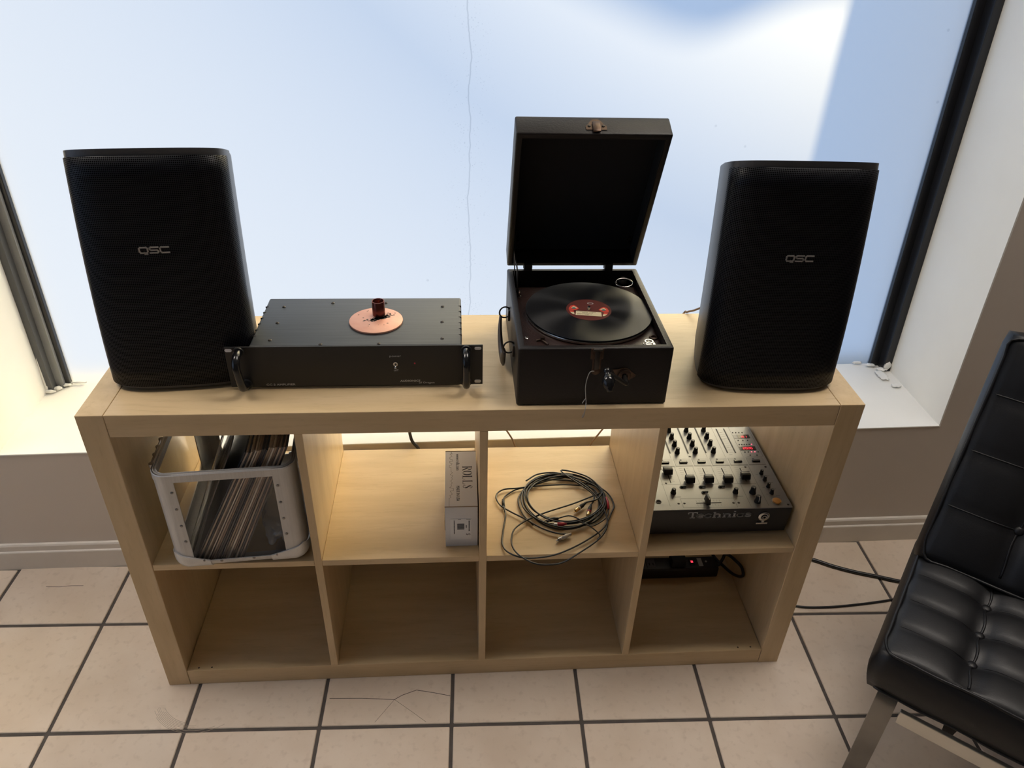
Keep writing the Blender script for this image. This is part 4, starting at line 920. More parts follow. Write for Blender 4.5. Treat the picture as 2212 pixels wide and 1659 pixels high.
LC = [(0.199, 0.053, 0.404), (0.166, 0.059, 0.404), (0.133, 0.077, 0.404), (0.102, 0.105, 0.404), (0.069, 0.131, 0.404), (0.044, 0.157, 0.404), (0.038, 0.189, 0.404), (0.056, 0.209, 0.404), (0.092, 0.213, 0.404), (0.147, 0.22, 0.404), (0.221, 0.221, 0.404), (0.273, 0.203, 0.404), (0.282, 0.144, 0.404), (0.257, 0.099, 0.404), (0.215, 0.074, 0.404), (0.167, 0.073, 0.404), (0.129, 0.099, 0.404), (0.105, 0.15, 0.404), (0.106, 0.203, 0.404), (0.127, 0.24, 0.404), (.165, .256, .404), (.21, .252, .404)]
def coil(n, cx, cy, rx, ry, a0, z0, seed):
    r_ = random.Random(seed); P = []
    for k in range(int(n * 10) + 1):
        a = a0 + 2 * PI * k / 10; s_ = 1 + .10 * math.sin(k * .37 + seed)
        P.append((cx + rx * s_ * math.cos(a) + r_.uniform(-.004, .004), cy + ry * s_ * math.sin(a) + r_.uniform(-.004, .004), z0 + .0010 * k / 10 * 2 + r_.uniform(0, .001)))
    return P
def plug(parent, tail, tip, body, metal, ring=None, r=.0042):
    a, b_ = Vector(tail), Vector(tip); d = (b_ - a); L = d.length; q = Matrix.Translation(a) @ d.to_track_quat('Z', 'Y').to_matrix().to_4x4()
    bm = B(); lathe(bm, [(0, 0), (r * .55, 0), (r * .7, L * .15), (r, L * .28), (r, L * .62), (r * .9, L * .64), (0, L * .64)], 14, m=q); o = mk('plug', bm, body, parent, smooth=True)
    bm = B(); lathe(bm, [(0, L * .62), (r * .95, L * .62), (r * .95, L * .84), (r * .8, L * .84), (r * .8, L * .80), (r * .3, L * .80), (r * .3, L * .98), (0, L)], 14, m=q); mk('connector', bm, metal, o, smooth=True)
    if ring:
        bm = B(); lathe(bm, [(r * 1.03, L * .50), (r * 1.03, L * .60), (r * .9, L * .60), (r * .9, L * .50)], 14, m=q, closed=True); mk('colour_ring', bm, ring, o, smooth=True)
    return o
ca = thing('audio_cable', 'long black audio cable coiled up with gold tipped phono plugs in the third compartment', 'cable', (.193, .17, MID), group='audio cables in the tangle')
zz = .0035
bm = B(); tube(bm, crom(coil(5.2, .198, .170, .094, .088, .3, MID + .0022, 1) + [(.262, .190, .412), (.268, .165, .411), (.258, .146, .410)], 6), RCAB, 6); mk('cord', bm, 'cable_black', ca, smooth='all')
bm = B(); tube(bm, crom([(.284, .215, .412), (.292, .19, .413), (.275, .162, .413), (.246, .152, .412)], 6), RCAB, 6); mk('cord', bm, 'cable_black', ca, smooth='all')
plug(ca, (.246, .152, .411), (.214, .124, .408), 'black_soft', 'gold', 'plug_white', .0048); plug(ca, (.258, .146, .410), (.243, .106, .408), 'black_soft', 'gold', 'plug_red', .0048)
cb_ = thing('audio_cable', 'thin black audio cable looping out over the shelf edge with a white plug', 'cable', (.15, .05, MID), group='audio cables in the tangle')
bm = B(); tube(bm, crom(jit(LA, .0005, .003, 2), 6), RCAB, 6); mk('cord', bm, 'cable_black', cb_, smooth='all')
bm = B(); tube(bm, crom([(p[0], p[1], p[2] + .0035) for p in LC], 6), RCAB, 6); mk('cord', bm, 'cable_black', cb_, smooth='all')
plug(cb_, (.199, .055, .4085), (.163, .036, .4055), 'plug_white', 'steel', None, .0044)
bm = B(); vs = tube(bm, [(.0535, .176, .405), (.0535, .150, .405)], .0032, 10); mk('jack_body', bm, 'black_soft', cb_, smooth='all')
bm = B(); tube(bm, [(.0535, .150, .405), (.0535, .136, .405), (.0535, .133, .405)], [.0018, .0018, .0008], 8); mk('jack_tip', bm, 'steel', cb_, smooth='all')
bm = B(); tube(bm, crom([(.0535, .176, .405), (.061, .190, .405), (.085, .209, .406), (.118, .219, .407), (.171, .239, .408), (.22, .25, .409)], 6), RCAB, 6); mk('cord', bm, 'cable_black', cb_, smooth='all')
cc = thing('audio_cable', 'black audio cable drooping below the shelf front with red and black sockets', 'cable', (.17, .0, MID), group='audio cables in the tangle')
bm = B(); tube(bm, crom(jit(LB, .0055, .002, 4), 6), RCAB, 6); mk('cord', bm, 'cable_black', cc, smooth='all')
bm = B(); tube(bm, crom([(.174, .102, .411), (.205, .108, .412), (.235, .085, .411), (.262, .05, .409), (.255, .035, .407)], 6), RCAB * .85, 6); mk('cord', bm, 'cable_black', cc, smooth='all')
bm = B(); tube(bm, crom([(.191, .084, .411), (.225, .086, .412), (.25, .075, .411), (.285, .10, .410), (.297, .13, .409)], 6), RCAB * .85, 6); mk('cord', bm, 'cable_black', cc, smooth='all')
plug(cc, (.176, .102, .411), (.143, .098, .408), 'black_soft', 'steel', None, .0046); plug(cc, (.193, .084, .411), (.159, .084, .408), 'plug_red', 'steel', None, .0044)
bm = B(); tube(bm, [(.297, .168, .411), (.2985, .150, .411), (.296, .130, .411)], .0031, 10); mk('red_boot', bm, 'plug_red', cc, smooth='all')
bm = B(); vs = box(bm, -.015, .015, -.0045, .0045, 0, .005, bev=.002); xf(vs, Matrix.Translation((.214, .251, .4095)) @ Matrix.Rotation(R(-15), 4, 'Z')); mk('splitter', bm, 'black_soft', cc, smooth=True)

# ================================================================== DJ MIXER
mx = thing('dj_mixer', 'silver-topped DJ mixer with knobs and faders in the top right compartment', 'mixer', (.525, .20, MID))
MX0, MX1, MY0, MY1, MZ = .3625, .6870, .0425, .3560, .4835
bm = B(); box(bm, MX0, MX1, MY0, MY1, MID + .012, MZ - .002, bev=.0015, seg=2)
for v in bm.verts:
    if v.co.z < MID + .02: v.co.x += -.004 if v.co.x > .5 else .004
body = mk('body', bm, 'black_plastic', mx)
for x in (MX0 + .03, MX1 - .03):
    for y in (MY0 + .03, MY1 - .03): bm = B(); cyl(bm, (x, y, MID), .011, .0125, seg=14); mk('foot', bm, 'black_soft', mx)
bm = B(); box(bm, MX0, MX1, MY0 - .0005, MY1, MZ - .002, MZ, bev=.0008, seg=1); pan = mk('top_panel', bm, 'mixer_silver', mx, label='silver control panel')
# printed lines
bm = B(); PZ = Matrix.Translation((0, 0, MZ + .00002))
ch = [.478, .522, .567, .611]
L_ = [[(.41, .127), (.632, .1245)], [(.41, .189), (.634, .189)], [(.634, .189), (.634, .1245)], [(.4135, .189), (.4135, .055)], [(.594, .124), (.594, .048)], [(.634, .1245), (.6345, .048)], [(.442, .0785), (.563, .0765), (.563, .047), (.442, .049), (.442, .0785)]]
for x in (.456, .500, .5445, .589): L_ += [[(x, .189), (x, .127)], [(x, .221), (x, .345)]]
L_ += [[(.633, .221), (.633, .345)], [(.642, .222), (.682, .222), (.682, .330)]]
strokes(bm, L_, .0005, .00008, PZ)
for x in ch + [.434]:
    for k in range(8):
        y = .136 + .0066 * k; strokes(bm, [[(x - .013, y), (x - .004, y)], [(x + .004, y), (x + .010, y)]], .00028, .00008, PZ, ext=False)
for x in [.478 + .0445 * k for k in range(4)]:
    for k in range(4): strokes(bm, [[(x - .010 + .002 * (k % 2), .232 + .029 * k), (x - .002, .232 + .029 * k)]], .0006, .00008, PZ, ext=False)
for k in range(9):
    x = .476 + .0066 * k; strokes(bm, [[(x, .066), (x, .0725)], [(x, .0525), (x, .059)]], .0003, .00008, PZ, ext=False)
for k in range(11): strokes(bm, [[(.604, .240 + .009 * k), (.614, .240 + .009 * k)]], .0003, .00008, PZ, ext=False)
for x, y in ((.655, .150), (.655, .127), (.655, .104), (.655, .081)): strokes(bm, [[(x + .007, y), (x + .017, y)]], .0008, .00008, PZ, ext=False); strokes(bm, [[(x - .014, y + .006), (x - .008, y + .006)]], .0006, .00008, PZ, ext=False)
strokes(bm, [[(.636, .343), (.672, .343)]], .0035, .00008, PZ, ext=False)
for x, y in ((.431, .0845), (.573, .082), (.612, .079)): strokes(bm, [[(x - .002, y), (x + .014, y)]], .0010, .00008, PZ, ext=False)
mk('panel_print', bm, 'mixer_line', pan, kind='stuff')
# cue button strip
for k in range(6):
    x = .437 + .0442 * k; bm = B(); box(bm, x - .0205, x + .0205, .1915, .2185, MZ, MZ + .0005); mk('button_field', bm, 'mixer_strip', pan)
    bm = B(); box(bm, x - .0095, x + .0095, .2005, .2070, MZ + .0004, MZ + .0036, bev=.0009); mk('cue_button', bm, 'black_gloss', pan)
    bm = B(); lathe(bm, [(.0010, .0003), (.0022, .0003), (.0022, 0), (.0010, 0)], 12, (x - .004, .2135, MZ + .0005), closed=True); mk('indicator', bm, 'mixer_line', pan)
def knob(x, y, r, h, mark=False, parent=None):
    bm = B(); lathe(bm, [(r * 1.12, 0), (r * 1.08, h * .12), (r * .86, h * .45), (r * .80, h * .92), (r * .72, h), (0, h)], 18, (x, y, MZ)); o = mk('knob', bm, 'black_soft', mx, smooth=True)
    bm = B(); lathe(bm, [(r * .62, 0), (r * .62, .0004), (0, .0004)], 16, (x, y, MZ + h)); mk('knob_cap', bm, 'knob_cap', o)
    bm = B(); strokes(bm, [[(x, y - r * .25), (x, y - r * .75)]], .0007 if not mark else .0014, .0005, Matrix.Translation((0, 0, MZ + h)), ext=False); mk('pointer', bm, 'print_white', o)
    if mark: bm = B(); box(bm, x - .0006, x + .0006, y - r * 1.0, y - r * .80, MZ + h * .25, MZ + h + .0004); mk('pointer', bm, 'print_white', o)
for i in range(4):
    for k in range(5):
        x = .4315 + .0444 * i; y = .2410 + .0288 * k
        if x > .60 or y > .345: continue
        knob(x, y, .0057, .0155)
for x, y in ((.431, .098), (.573, .095)): knob(x, y, .0058, .0125)
knob(.612, .093, .0068, .0170); knob(.613, .063, .0068, .0170, True)
for y in (.158, .135, .1115, .0895): knob(.655, y, .0045, .0120)
# level meters
for x, y0_, y1_ in ((.4585, .240, .345), (.5025, .238, .345), (.5465, .238, .345), (.5995, .237, .335), (.6190, .236, .335)):
    bm = B(); box(bm, x - .0017, x + .0017, y0_, y1_, MZ, MZ + .0006, bev=.0003, seg=1); me_ = mk('level_meter', bm, 'black_panel', pan)
    bm = B(); n_ = int((y1_ - y0_) / .0042)
    for k in range(n_): box(bm, x - .0011, x + .0011, y0_ + .002 + .0042 * k, y0_ + .0042 + .0042 * k, MZ + .0006, MZ + .0008)
    mk('meter_segments', bm, 'mixer_line', me_, kind='stuff')
# channel faders
for x, yc, y0_, y1_ in ((.434, .1655, .132, .183), (.478, .1345, .132, .183), (.522, .1340, .132, .182), (.567, .1325, .132, .181), (.611, .1425, .132, .180)):
    bm = B(); box(bm, x - .0010, x + .0010, y0_, y1_, MZ, MZ + .0003); mk('fader_slot', bm, 'lining', pan)
    bm = B(); vs = box(bm, x - .0105, x + .0105, yc - .0085, yc + .0085, MZ + .0025, MZ + .0150, bev=.0015)
    for v in vs:
        if v.co.z > MZ + .010: v.co.y = yc + (v.co.y - yc) * .82 + .0022
    f_ = mk('fader_cap', bm, 'black_plastic', mx, smooth=True)
    bm = B(); box(bm, x - .0101, x + .0101, yc + .0020, yc + .0028, MZ + .0148, MZ + .0154); mk('fader_line', bm, 'print_white', f_)
    bm = B(); box(bm, x - .0012, x + .0012, yc - .004, yc + .004, MZ, MZ + .004); mk('fader_stem', bm, 'steel', f_)
bm = B(); box(bm, .474, .531, .0618, .0636, MZ, MZ + .0003); mk('fader_slot', bm, 'lining', pan)
bm = B(); vs = box(bm, .4935, .5035, .0520, .0735, MZ + .0025, MZ + .0185, bev=.0014)
for v in vs:
    if v.co.z > MZ + .010: v.co.x = .4985 + (v.co.x - .4985) * .62; v.co.y = .0627 + (v.co.y - .0627) * .92
xfader = mk('crossfader_cap', bm, 'black_plastic', mx, smooth=True)
bm = B(); box(bm, .4980, .4990, .0526, .0729, MZ + .0183, MZ + .0190); mk('fader_line', bm, 'print_white', xfader)
bm = B(); box(bm, .4975, .4995, .058, .067, MZ, MZ + .004); mk('fader_stem', bm, 'steel', xfader)
for x, y in ((.457, .1165), (.501, .1155), (.546, .1145), (.502, .0965)):
    bm = B(); cyl(bm, (x - .0025, y, MZ), .0042, .0015, seg=16); box(bm, x - .004, x + .0085, y - .0018, y + .0018, MZ + .0012, MZ + .0040, bev=.0008); mk('toggle_switch', bm, 'black_soft', pan)
for x, y, r_, m_ in ((.674, .183, .0028, 'dark_metal'), (.679, .0515, .0028, 'dark_metal'), (.4225, .183, .0022, 'dark_metal'), (.4225, .1315, .0026, 'dark_metal'), (.5035, .2265, .0028, 'dark_metal'), (.6255, .1835, .0026, 'dark_metal'), (.4345, .063, .0028, 'dark_metal'), (.4475, .063, .0028, 'dark_metal'), (.5580, .061, .0028, 'dark_metal'), (.5700, .061, .0028, 'dark_metal')):
    bm = B(); lathe(bm, [(0, .0008), (r_ * .7, .0008), (r_, .0003), (r_, 0), (0, 0)], 12, (x, y, MZ)); mk('screw', bm, m_, pan, smooth=True)
bm = B(); lathe(bm, [(.0040, 0), (.0062, 0), (.0060, .0012), (.0042, .0012)], 20, (.391, .070, MZ), closed=True); mk('jack_ring', bm, 'black_gloss', pan, smooth=True)
bm = B(); cyl(bm, (.391, .070, MZ), .0042, .0003, seg=16); mk('jack_hole', bm, 'lining', pan)
bm = B(); cyl(bm, (.657, .0620, MZ), .0093, .0040, seg=32, bev=.0008); ob_ = mk('round_button', bm, 'orange_button', mx, smooth=True, label='round orange button')
bm = B(); lathe(bm, [(.0094, 0), (.0112, 0), (.0110, .0012), (.0096, .0012)], 28, (.657, .0620, MZ), closed=True); mk('button_collar', bm, 'steel', ob_, smooth=True)
# displays
SEG = {'0': 'abcdef', '1': 'bc', '2': 'abged', '6': 'acdefg'}
def seg7(bm, s_, x, y, w_, h_, m_):
    P = {'a': [(0, h_), (w_, h_)], 'b': [(w_, h_), (w_, h_ / 2)], 'c': [(w_, h_ / 2), (w_, 0)], 'd': [(0, 0), (w_, 0)], 'e': [(0, 0), (0, h_ / 2)], 'f': [(0, h_ / 2), (0, h_)], 'g': [(0, h_ / 2), (w_, h_ / 2)]}
    for i, c in enumerate(s_):
        for q in SEG.get(c, ''): strokes(bm, [[(x + i * w_ * 1.75 + P[q][0][0], y + P[q][0][1]), (x + i * w_ * 1.75 + P[q][1][0], y + P[q][1][1])]], .0009, .0001, m_)
for y0_, y1_, tx, x_t, hgt in ((.2940, .3085, '161', .6500, .0062), (.2470, .2610, '2000', .6430, .0075)):
    bm = B(); box(bm, .6345 + (.010 if tx == '161' else 0), .6745, y0_, y1_, MZ, MZ + .0006); d_ = mk('display', bm, 'display', pan)
    if tx == '161': bm = B(); box(bm, .6345, .6440, y0_, y1_, MZ, MZ + .0004); mk('display_bezel', bm, 'mixer_strip', d_)
    bm = B(); seg7(bm, tx, x_t, y0_ + .0030, .0036, hgt, Matrix.Translation((0, 0, MZ + .0006))); mk('digits', bm, 'led_red', d_, label='glowing red digits')
for y, n_, x_a, dx in ((.3175, 4, .637, .0080), (.2855, 3, .641, .012), (.2690, 6, .6385, .0062), (.2395, 5, .6430, .0082), (.2270, 2, .6520, .0165)):
    for k in range(n_):
        lit = (y == .2690 and k == 5) or (y == .2395 and k in (2, 3))
        bm = B(); cyl(bm, (x_a + dx * k, y, MZ), .0015, .0010, seg=10); mk('indicator', bm, 'led_pink' if lit else 'black_soft', pan)
# slab-serif name on the front and the lamp socket
bm = B(); hh = .0165; xh = .0118; wk = .0036; tn = .0024; TXT = []
def slab(x, y, w_): return [[(x - w_ / 2, y), (x + w_ / 2, y)]]
x = 0
K_ = [[(x + .0085, 0), (x + .0085, hh)]]; N_ = [[(x, hh), (x + .017, hh)], [(x + .0002, hh), (x + .0002, hh - .0045)], [(x + .0168, hh), (x + .0168, hh - .0045)]] + slab(x + .0085, .0006, .0095); x += .0175
def ce(x, e):
    a = [(x + .0062 + .0058 * math.cos(q), xh / 2 + (xh / 2 - .0012) * math.sin(q)) for q in [R(35 if not e else 0) + k * R(290 if not e else 318) / 16 for k in range(17)]]
    return a
K_ += [ce(x, True)]; N_ += [[(x + .001, xh / 2), (x + .0118, xh / 2)]]; x += .0152
K_ += [ce(x, False)]; N_ += [[(x + .0112, xh - .001), (x + .0112, xh - .0042)]]; x += .0150
for c in 'hn':
    K_ += [[(x + .0030, 0), (x + .0030, hh if c == 'h' else xh)], [(x + .0030, xh * .72), (x + .0062, xh - .0016), (x + .0100, xh - .0016), (x + .0130, xh * .70), (x + .0130, 0)]]
    N_ += slab(x + .0030, .0008, .0070) + slab(x + .0130, .0008, .0070) + slab(x + .0015, (hh if c == 'h' else xh) - .0008, .0036); x += .0192
K_ += [[(x + .0028, 0), (x + .0028, xh)], [(x + .0028, hh - .0006), (x + .0028, hh + .0010)]]; N_ += slab(x + .0028, .0008, .0070) + slab(x + .0015, xh - .0008, .0036); x += .0088
K_ += [ce(x, False)]; N_ += [[(x + .0112, xh - .001), (x + .0112, xh - .0042)]]; x += .0148
K_ += [[(x + .0100, xh * .80), (x + .0070, xh - .0014), (x + .0035, xh - .0014), (x + .0020, xh * .72), (x + .0040, xh * .56), (x + .0085, xh * .44), (x + .0104, xh * .28), (x + .0085, .0014), (x + .0042, .0014), (x + .0014, xh * .22)]]; N_ += [[(x + .0104, xh - .0008), (x + .0104, xh - .0040)], [(x + .0012, .0008), (x + .0012, .0040)]]; x += .0115
fm = FRONT((.4530, MY0 - .0007, .4590)) @ Matrix.Diagonal((.142 / x, 1, 1, 1))
strokes(bm, K_, wk, .0003, fm, ext=.35); strokes(bm, N_, tn, .0003, fm, ext=False); mk('lettering', bm, 'print_grey', body, label='bold grey slab lettering')
SO = plane_m((.6250, MY0 - .0004, .4605), (1, 0, 0), (0, 0, 1))
bm = B(); lathe(bm, [(.0070, 0), (.0128, 0), (.0128, .0030), (.0112, .0042), (.0070, .0042)], 28, m=SO, closed=True); so_ = mk('headphone_socket', bm, 'steel', body, smooth=True)
bm = B(); lathe(bm, [(.0030, 0), (.0052, 0), (.0050, .0060), (.0030, .0060)], 18, m=SO, closed=True); mk('socket_core', bm, 'nickel', so_, smooth=True)
bm = B(); box(bm, .6215, .6275, MY0 - .0050, MY0, .4440, .4520, bev=.001); box(bm, .6105, .6370, MY0 - .0032, MY0, .4375, .4425, bev=.001); mk('release_tab', bm, 'steel', so_)

# ================================================================== POWER STRIP
ps = thing('power_strip', 'black power strip with a glowing red switch at the back of the lower right compartment', 'power strip', (.52, .26, .05))
bm = B(); box(bm, .385, .652, .236, .284, .0503, .086, bev=.006, seg=3); psb = mk('body', bm, 'black_plastic', ps, smooth=True)
for k in range(3):
    xx = .405 + .026 * k * 1.0
    bm = B(); box(bm, xx, xx + .022, .244, .276, .0858, .0866, bev=.0006, seg=1); so_ = mk('outlet', bm, 'grey_plastic', psb)
    for dx, dy in ((.006, .010), (.016, .010)): bm = B(); box(bm, xx + dx - .0012, xx + dx + .0012, .244 + dy, .244 + dy + .008, .0866, .0868); mk('outlet_slot', bm, 'lining', so_)
bm = B(); box(bm, .520, .560, .242, .278, .086, .112, bev=.004, seg=2); pa = mk('plug_adapter', bm, 'black_soft', ps, smooth=True, label='black plug pushed into the power strip')
bm = B(); box(bm, .574, .588, .250, .272, .0856, .0885, bev=.001); sw2 = mk('rocker_switch', bm, 'black_gloss', psb)
bm = B(); box(bm, .578, .584, .257, .264, .0884, .0890); mk('glow', bm, 'led_red', sw2, label='red neon glow')
bm = B(); box(bm, .598, .610, .246, .275, .0860, .0863); mk('sticker', bm, 'print_grey', psb); bm = B(); cyl(bm, (.621, .262, .0858), .003, .0012, seg=12); mk('indicator', bm, 'print_grey', psb)
pts = [(.648, .262, .070), (.660, .262, .073), (.670, .270, .084), (.675, .272, .100), (.676, .247, .122), (.683, .216, .132), (.686, .188, .140), (.686, .170, .134), (.686, .176, .118), (.685, .200, .095), (.683, .230, .075), (.676, .266, .062), (.662, .300, .060), (.655, .345, .062), (.66, .378, .075)]
bm = B(); tube(bm, crom(pts, 6), .0042, 8); mk('cord', bm, 'cable_black', ps, smooth='all', label='black cord looping out of its end')

# ================================================================== LOOSE CABLES BEHIND AND BESIDE THE SHELF
def cable(name, label, pts, r, m, group=None):
    t = thing(name, label, 'cable', pts[len(pts) // 2], group=group); bm = B(); tube(bm, crom(pts, 6), r, 8); mk('cord', bm, m, t, smooth='all'); return t
yb = .3935
cable('power_cable', 'black amplifier cable hanging behind the second upper compartment', [(-.20, .289, .815), (-.195, .33, .806), (-.190, .372, .795), (-.185, yb - .003, .770), (-.178, yb, .60), (-.1735, yb, .4400), (-.1535, yb, .3920), (-.12, yb, .33), (-.02, yb, .25), (.10, yb, .20), (.24, yb, .14), (.40, yb, .11)], .0042, 'cable_black')
cable('speaker_wire', 'thin brown speaker wire hanging behind the left side of the third upper compartment', [(-.12, .289, .812), (-.12, .34, .800), (-.12, .375, .794), (-.11, yb - .002, .77), (-.02, yb, .60), (.0765, yb, .4410), (.0985, yb, .3920), (.13, yb, .32), (.17, yb, .20)], .0022, 'cable_brown', 'speaker wires')
cable('speaker_wire', 'thin brown speaker wire rising behind the gramophone to the right loudspeaker', [(.545, .291, .935), (.545, .315, .910), (.535, .338, .865), (.518, .357, .822), (.502, .373, .801), (.490, .384, .7905), (.478, yb - .002, .770), (.41, yb, .60), (.3205, yb, .4405), (.2945, yb, .3925), (.27, yb, .32), (.25, yb, .2)], .0024, 'cable_brown', 'speaker wires')
cable('floor_cable', 'thick black cable running along the floor from the shelf to behind the chair', [(.72, .392, .07), (.80, .388, .025), (.88, .372, .0055), (.973, .332, .0055), (1.021, .305, .0055), (1.078, .280, .0055), (1.137, .260, .0055), (1.189, .241, .0055), (1.28, .215, .0055), (1.42, .17, .0055)], .0052, 'cable_black', 'cables on the floor')
cable('floor_cable', 'thin black cable on the floor between the shelf foot and the chair', [(.80, .20, .0032), (.859, .169, .0032), (.934, .162, .0032), (1.027, .167, .0032), (1.146, .182, .0032), (1.25, .21, .0032), (1.35, .26, .0032)], .0030, 'cable_black', 'cables on the floor')

# ================================================================== LOUNGE CHAIR
ch_o = (.738, -.293, 0); chair = thing('lounge_chair', 'black tufted leather lounge chair on a flat chrome frame', 'chair', ch_o, R(-40))
def cushion(name, m, nx, ny, px_, py_, th_, frame, bul, dip, parent):
    """tufted cushion in a local frame: x width, y length, z out of the top"""
    SX, SY = 8, 7; NX, NY = nx * SX, ny * SY; W_, L_ = nx * px_, ny * py_
    bm = B(); top = []
    def h(i, j):
        u, v = i / SX, j / SY; fu, fv = u - math.floor(u), v - math.floor(v)
        pu = abs(math.sin(PI * fu)); pv = abs(math.sin(PI * fv)); eu = 1 if 0 < i < NX else 0; ev = 1 if 0 < j < NY else 0
        z = bul * (pu ** .55) * (pv ** .45)
        # button pull-down near inner crossings
        for a in range(1, nx):
            for b in range(1, ny):
                d = math.hypot((u - a) * 1.1, (v - b) * .8); z -= dip * math.exp(-(d / .22) ** 2)
        for a in range(1, nx): z -= dip * .55 * math.exp(-((u - a) / .13) ** 2)
        ed_ = min(u, nx - u); z -= .004 * math.exp(-(ed_ / .15) ** 2)
        return z
    for j in range(NY + 1):
        top.append([bm.verts.new((W_ * i / NX, L_ * j / NY, h(i, j) if 0 < i < NX and 0 < j < NY else 0)) for i in range(NX + 1)])
    for j in range(NY):
        for i in range(NX): bm.faces.new((top[j][i], top[j][i + 1], top[j + 1][i + 1], top[j + 1][i]))
    loop = [top[0][i] for i in range(NX)] + [top[j][NX] for j in range(NY)] + [top[NY][i] for i in range(NX, 0, -1)] + [top[j][0] for j in range(NY, 0, -1)]
    cen = Vector((W_ / 2, L_ / 2, 0)); prev = loop
    for q in range(1, 7):
        f = q / 6; out = .013 * math.sin(PI * min(1, f * 1.02)); ring = []
        for v in loop:
            dx = -1 if v.co.x < 1e-6 else (1 if v.co.x > W_ - 1e-6 else 0); dy = -1 if v.co.y < 1e-6 else (1 if v.co.y > L_ - 1e-6 else 0)
            k = .7 if dx and dy else 1
            ring.append(bm.verts.new((v.co.x + dx * out * k, v.co.y + dy * out * k, -th_ * f)))
        n_ = len(loop)
        for k in range(n_): bm.faces.new((prev[k], ring[k], ring[(k + 1) % n_], prev[(k + 1) % n_]))
        prev = ring
    bm.faces.new(prev); bmesh.ops.recalc_face_normals(bm, faces=bm.faces)
    bm.transform(frame); cu = mk(name, bm, m, parent, world=False, smooth='all')
    # piping along both edges, seams and buttons
    cs_ = [(0, 0), (W_, 0), (W_, L_), (0, L_)]
    for zz_ in (.0005, -th_):
        P = []
        for k in range(4):
            (x0, y0), (x1, y1) = cs_[k], cs_[(k + 1) % 4]
            for q in range(14):
                f = (q + .35) / 14.4; wv = .0018 * math.sin(f * (nx if k % 2 == 0 else ny) * 2 * PI + 1); P.append(frame @ Vector((x0 + (x1 - x0) * f, y0 + (y1 - y0) * f, zz_ + wv)))
        bm = B(); tube(bm, crom(P, 3, True), .0030, 8, closed=True); mk('piping', bm, m, cu, world=False, smooth='all')
    def hz(u, v):
        return h(u * SX, v * SY)
    for a in range(1, nx):
        P = [frame @ Vector((a * px_ + .0025 * math.sin(v_ * 2 * PI / 12), v_ / 12 * py_, hz(a, v_ / 12) + .0012)) for v_ in range(2, ny * 12 - 1)]
        bm = B(); tube(bm, P, .0027, 6); mk('seam', bm, m, cu, world=False, smooth='all')
    for b in range(1, ny):
        P = [frame @ Vector((u_ / 12 * px_, b * py_, hz(u_ / 12, b) + .0003)) for u_ in [.25] + list(range(1, nx * 12)) + [nx * 12 - .25]]
        bm = B(); tube(bm, P, .0016, 6); mk('seam', bm, m, cu, world=False, smooth='all')
    for a in range(1, nx):
        for b in range(1, ny):
            bm = B(); vs = lathe(bm, [(0, .0045), (.006, .0038), (.0095, .0015), (.0098, -.002), (0, -.003)], 14); xf(vs, frame @ Matrix.Translation((a * px_, b * py_, hz(a, b) + .002))); mk('button', bm, m, cu, world=False, smooth='all')
    return cu
NCX = 4; PXW = .146
cushion('seat_cushion', 'leather', NCX, 5, PXW, .0845, .100, Matrix.Translation((.004, 0, .4300)), .007, .011, chair)
l_ = R(27)
FB = Matrix.Translation((.004, .300, .4370)) @ Matrix(((1, 0, 0, 0), (0, math.sin(l_), -math.cos(l_), 0), (0, math.cos(l_), math.sin(l_), 0), (0, 0, 0, 1)))
cushion('back_cushion', 'leather', NCX, 4, PXW, .1245, .095, FB, .007, .009, chair)
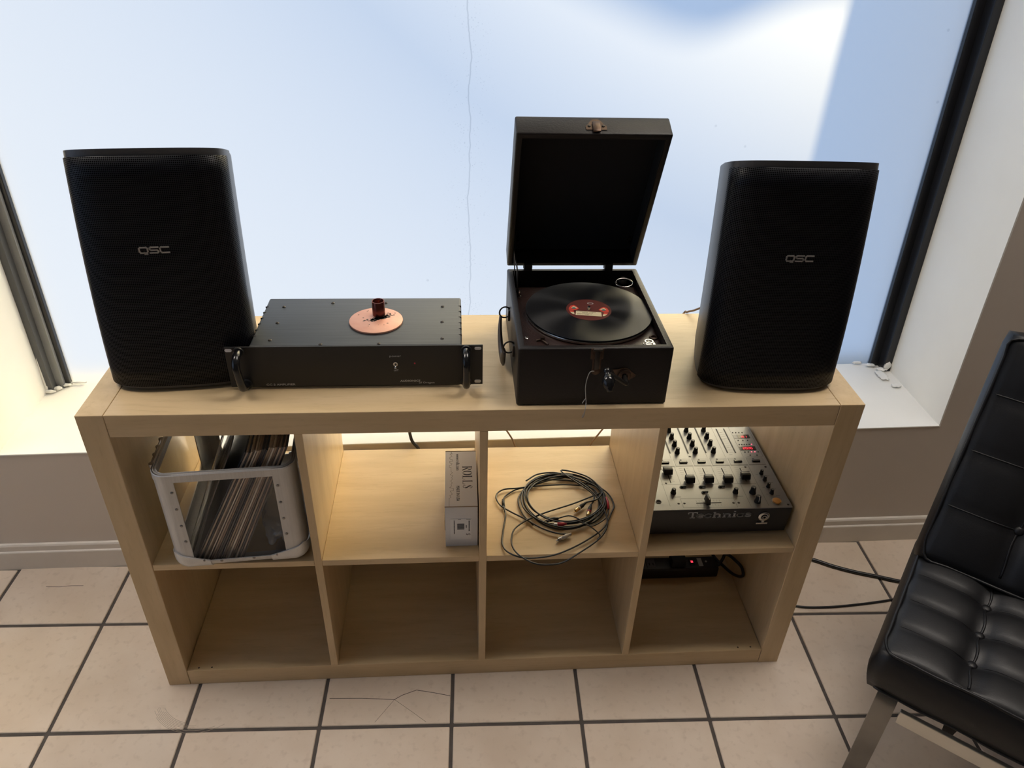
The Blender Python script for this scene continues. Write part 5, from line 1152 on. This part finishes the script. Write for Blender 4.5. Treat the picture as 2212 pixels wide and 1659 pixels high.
# flat chrome bars: on each side a front leg arc and the long back arc crossing it
def bar(name, P, x0, x1, th_, m='chrome'):
    P = crom(P, 6); bm = B(); rows = []
    for i, p in enumerate(P):
        t_ = (P[min(i + 1, len(P) - 1)] - P[max(i - 1, 0)]).normalized(); n_ = Vector((0, -t_.z, t_.y)) * th_ / 2
        rows.append([bm.verts.new((x0, p.y + n_.y, p.z + n_.z)), bm.verts.new((x1, p.y + n_.y, p.z + n_.z)), bm.verts.new((x1, p.y - n_.y, p.z - n_.z)), bm.verts.new((x0, p.y - n_.y, p.z - n_.z))])
    for a, b in zip(rows, rows[1:]):
        for k in range(4): bm.faces.new((a[k], a[(k + 1) % 4], b[(k + 1) % 4], b[k]))
    bm.faces.new(rows[0]); bm.faces.new(list(reversed(rows[-1]))); bmesh.ops.recalc_face_normals(bm, faces=bm.faces)
    return mk(name, bm, m, chair, world=False, smooth=True)
WB = NCX * PXW + .008
for xa in (.028, WB - .066):
    bar('front_leg', [(0, .010, .006), (0, .012, .10), (0, .016, .20), (0, .028, .275), (0, .060, .312), (0, .13, .312), (0, .24, .300), (0, .40, .290)], xa, xa + .038, .011)
    bar('back_leg', [(0, .52, .006), (0, .44, .10), (0, .40, .20), (0, .41, .30), (0, .46, .45), (0, .53, .62), (0, .625, .80)], xa, xa + .038, .011)
bm = B(); box(bm, .074, WB - .074, -.004, .006, .272, .306, bev=.0015); mk('crossbar', bm, 'chrome_bright', chair, world=False, label='flat chrome crossbar')
bm = B(); box(bm, .060, WB - .060, .38, .39, .285, .315, bev=.0015); mk('crossbar', bm, 'chrome', chair, world=False)
bm = B(); box(bm, .060, WB - .060, .56, .57, .68, .71, bev=.0015); mk('crossbar', bm, 'chrome', chair, world=False)
for k in range(4):
    y = .06 + .09 * k; bm = B(); box(bm, .058, WB - .058, y, y + .035, .3185, .322); mk('strap', bm, 'leather', chair, world=False)
bm = B(); prism(bm, [(-.012, .012), (.012, .012), (.009, -.008), (-.002, -.016), (-.010, -.008)], .003, plane_m((.160, .030, .290), (1, 0, 0), (0, 0, 1))); mk('strap_end', bm, 'black_soft', chair, world=False)
for xa in (.035, WB - .035):
    for y in (.010, .520): bm = B(); cyl(bm, (xa, y, 0), .012, .006, seg=14); mk('glide', bm, 'black_soft', chair, world=False)
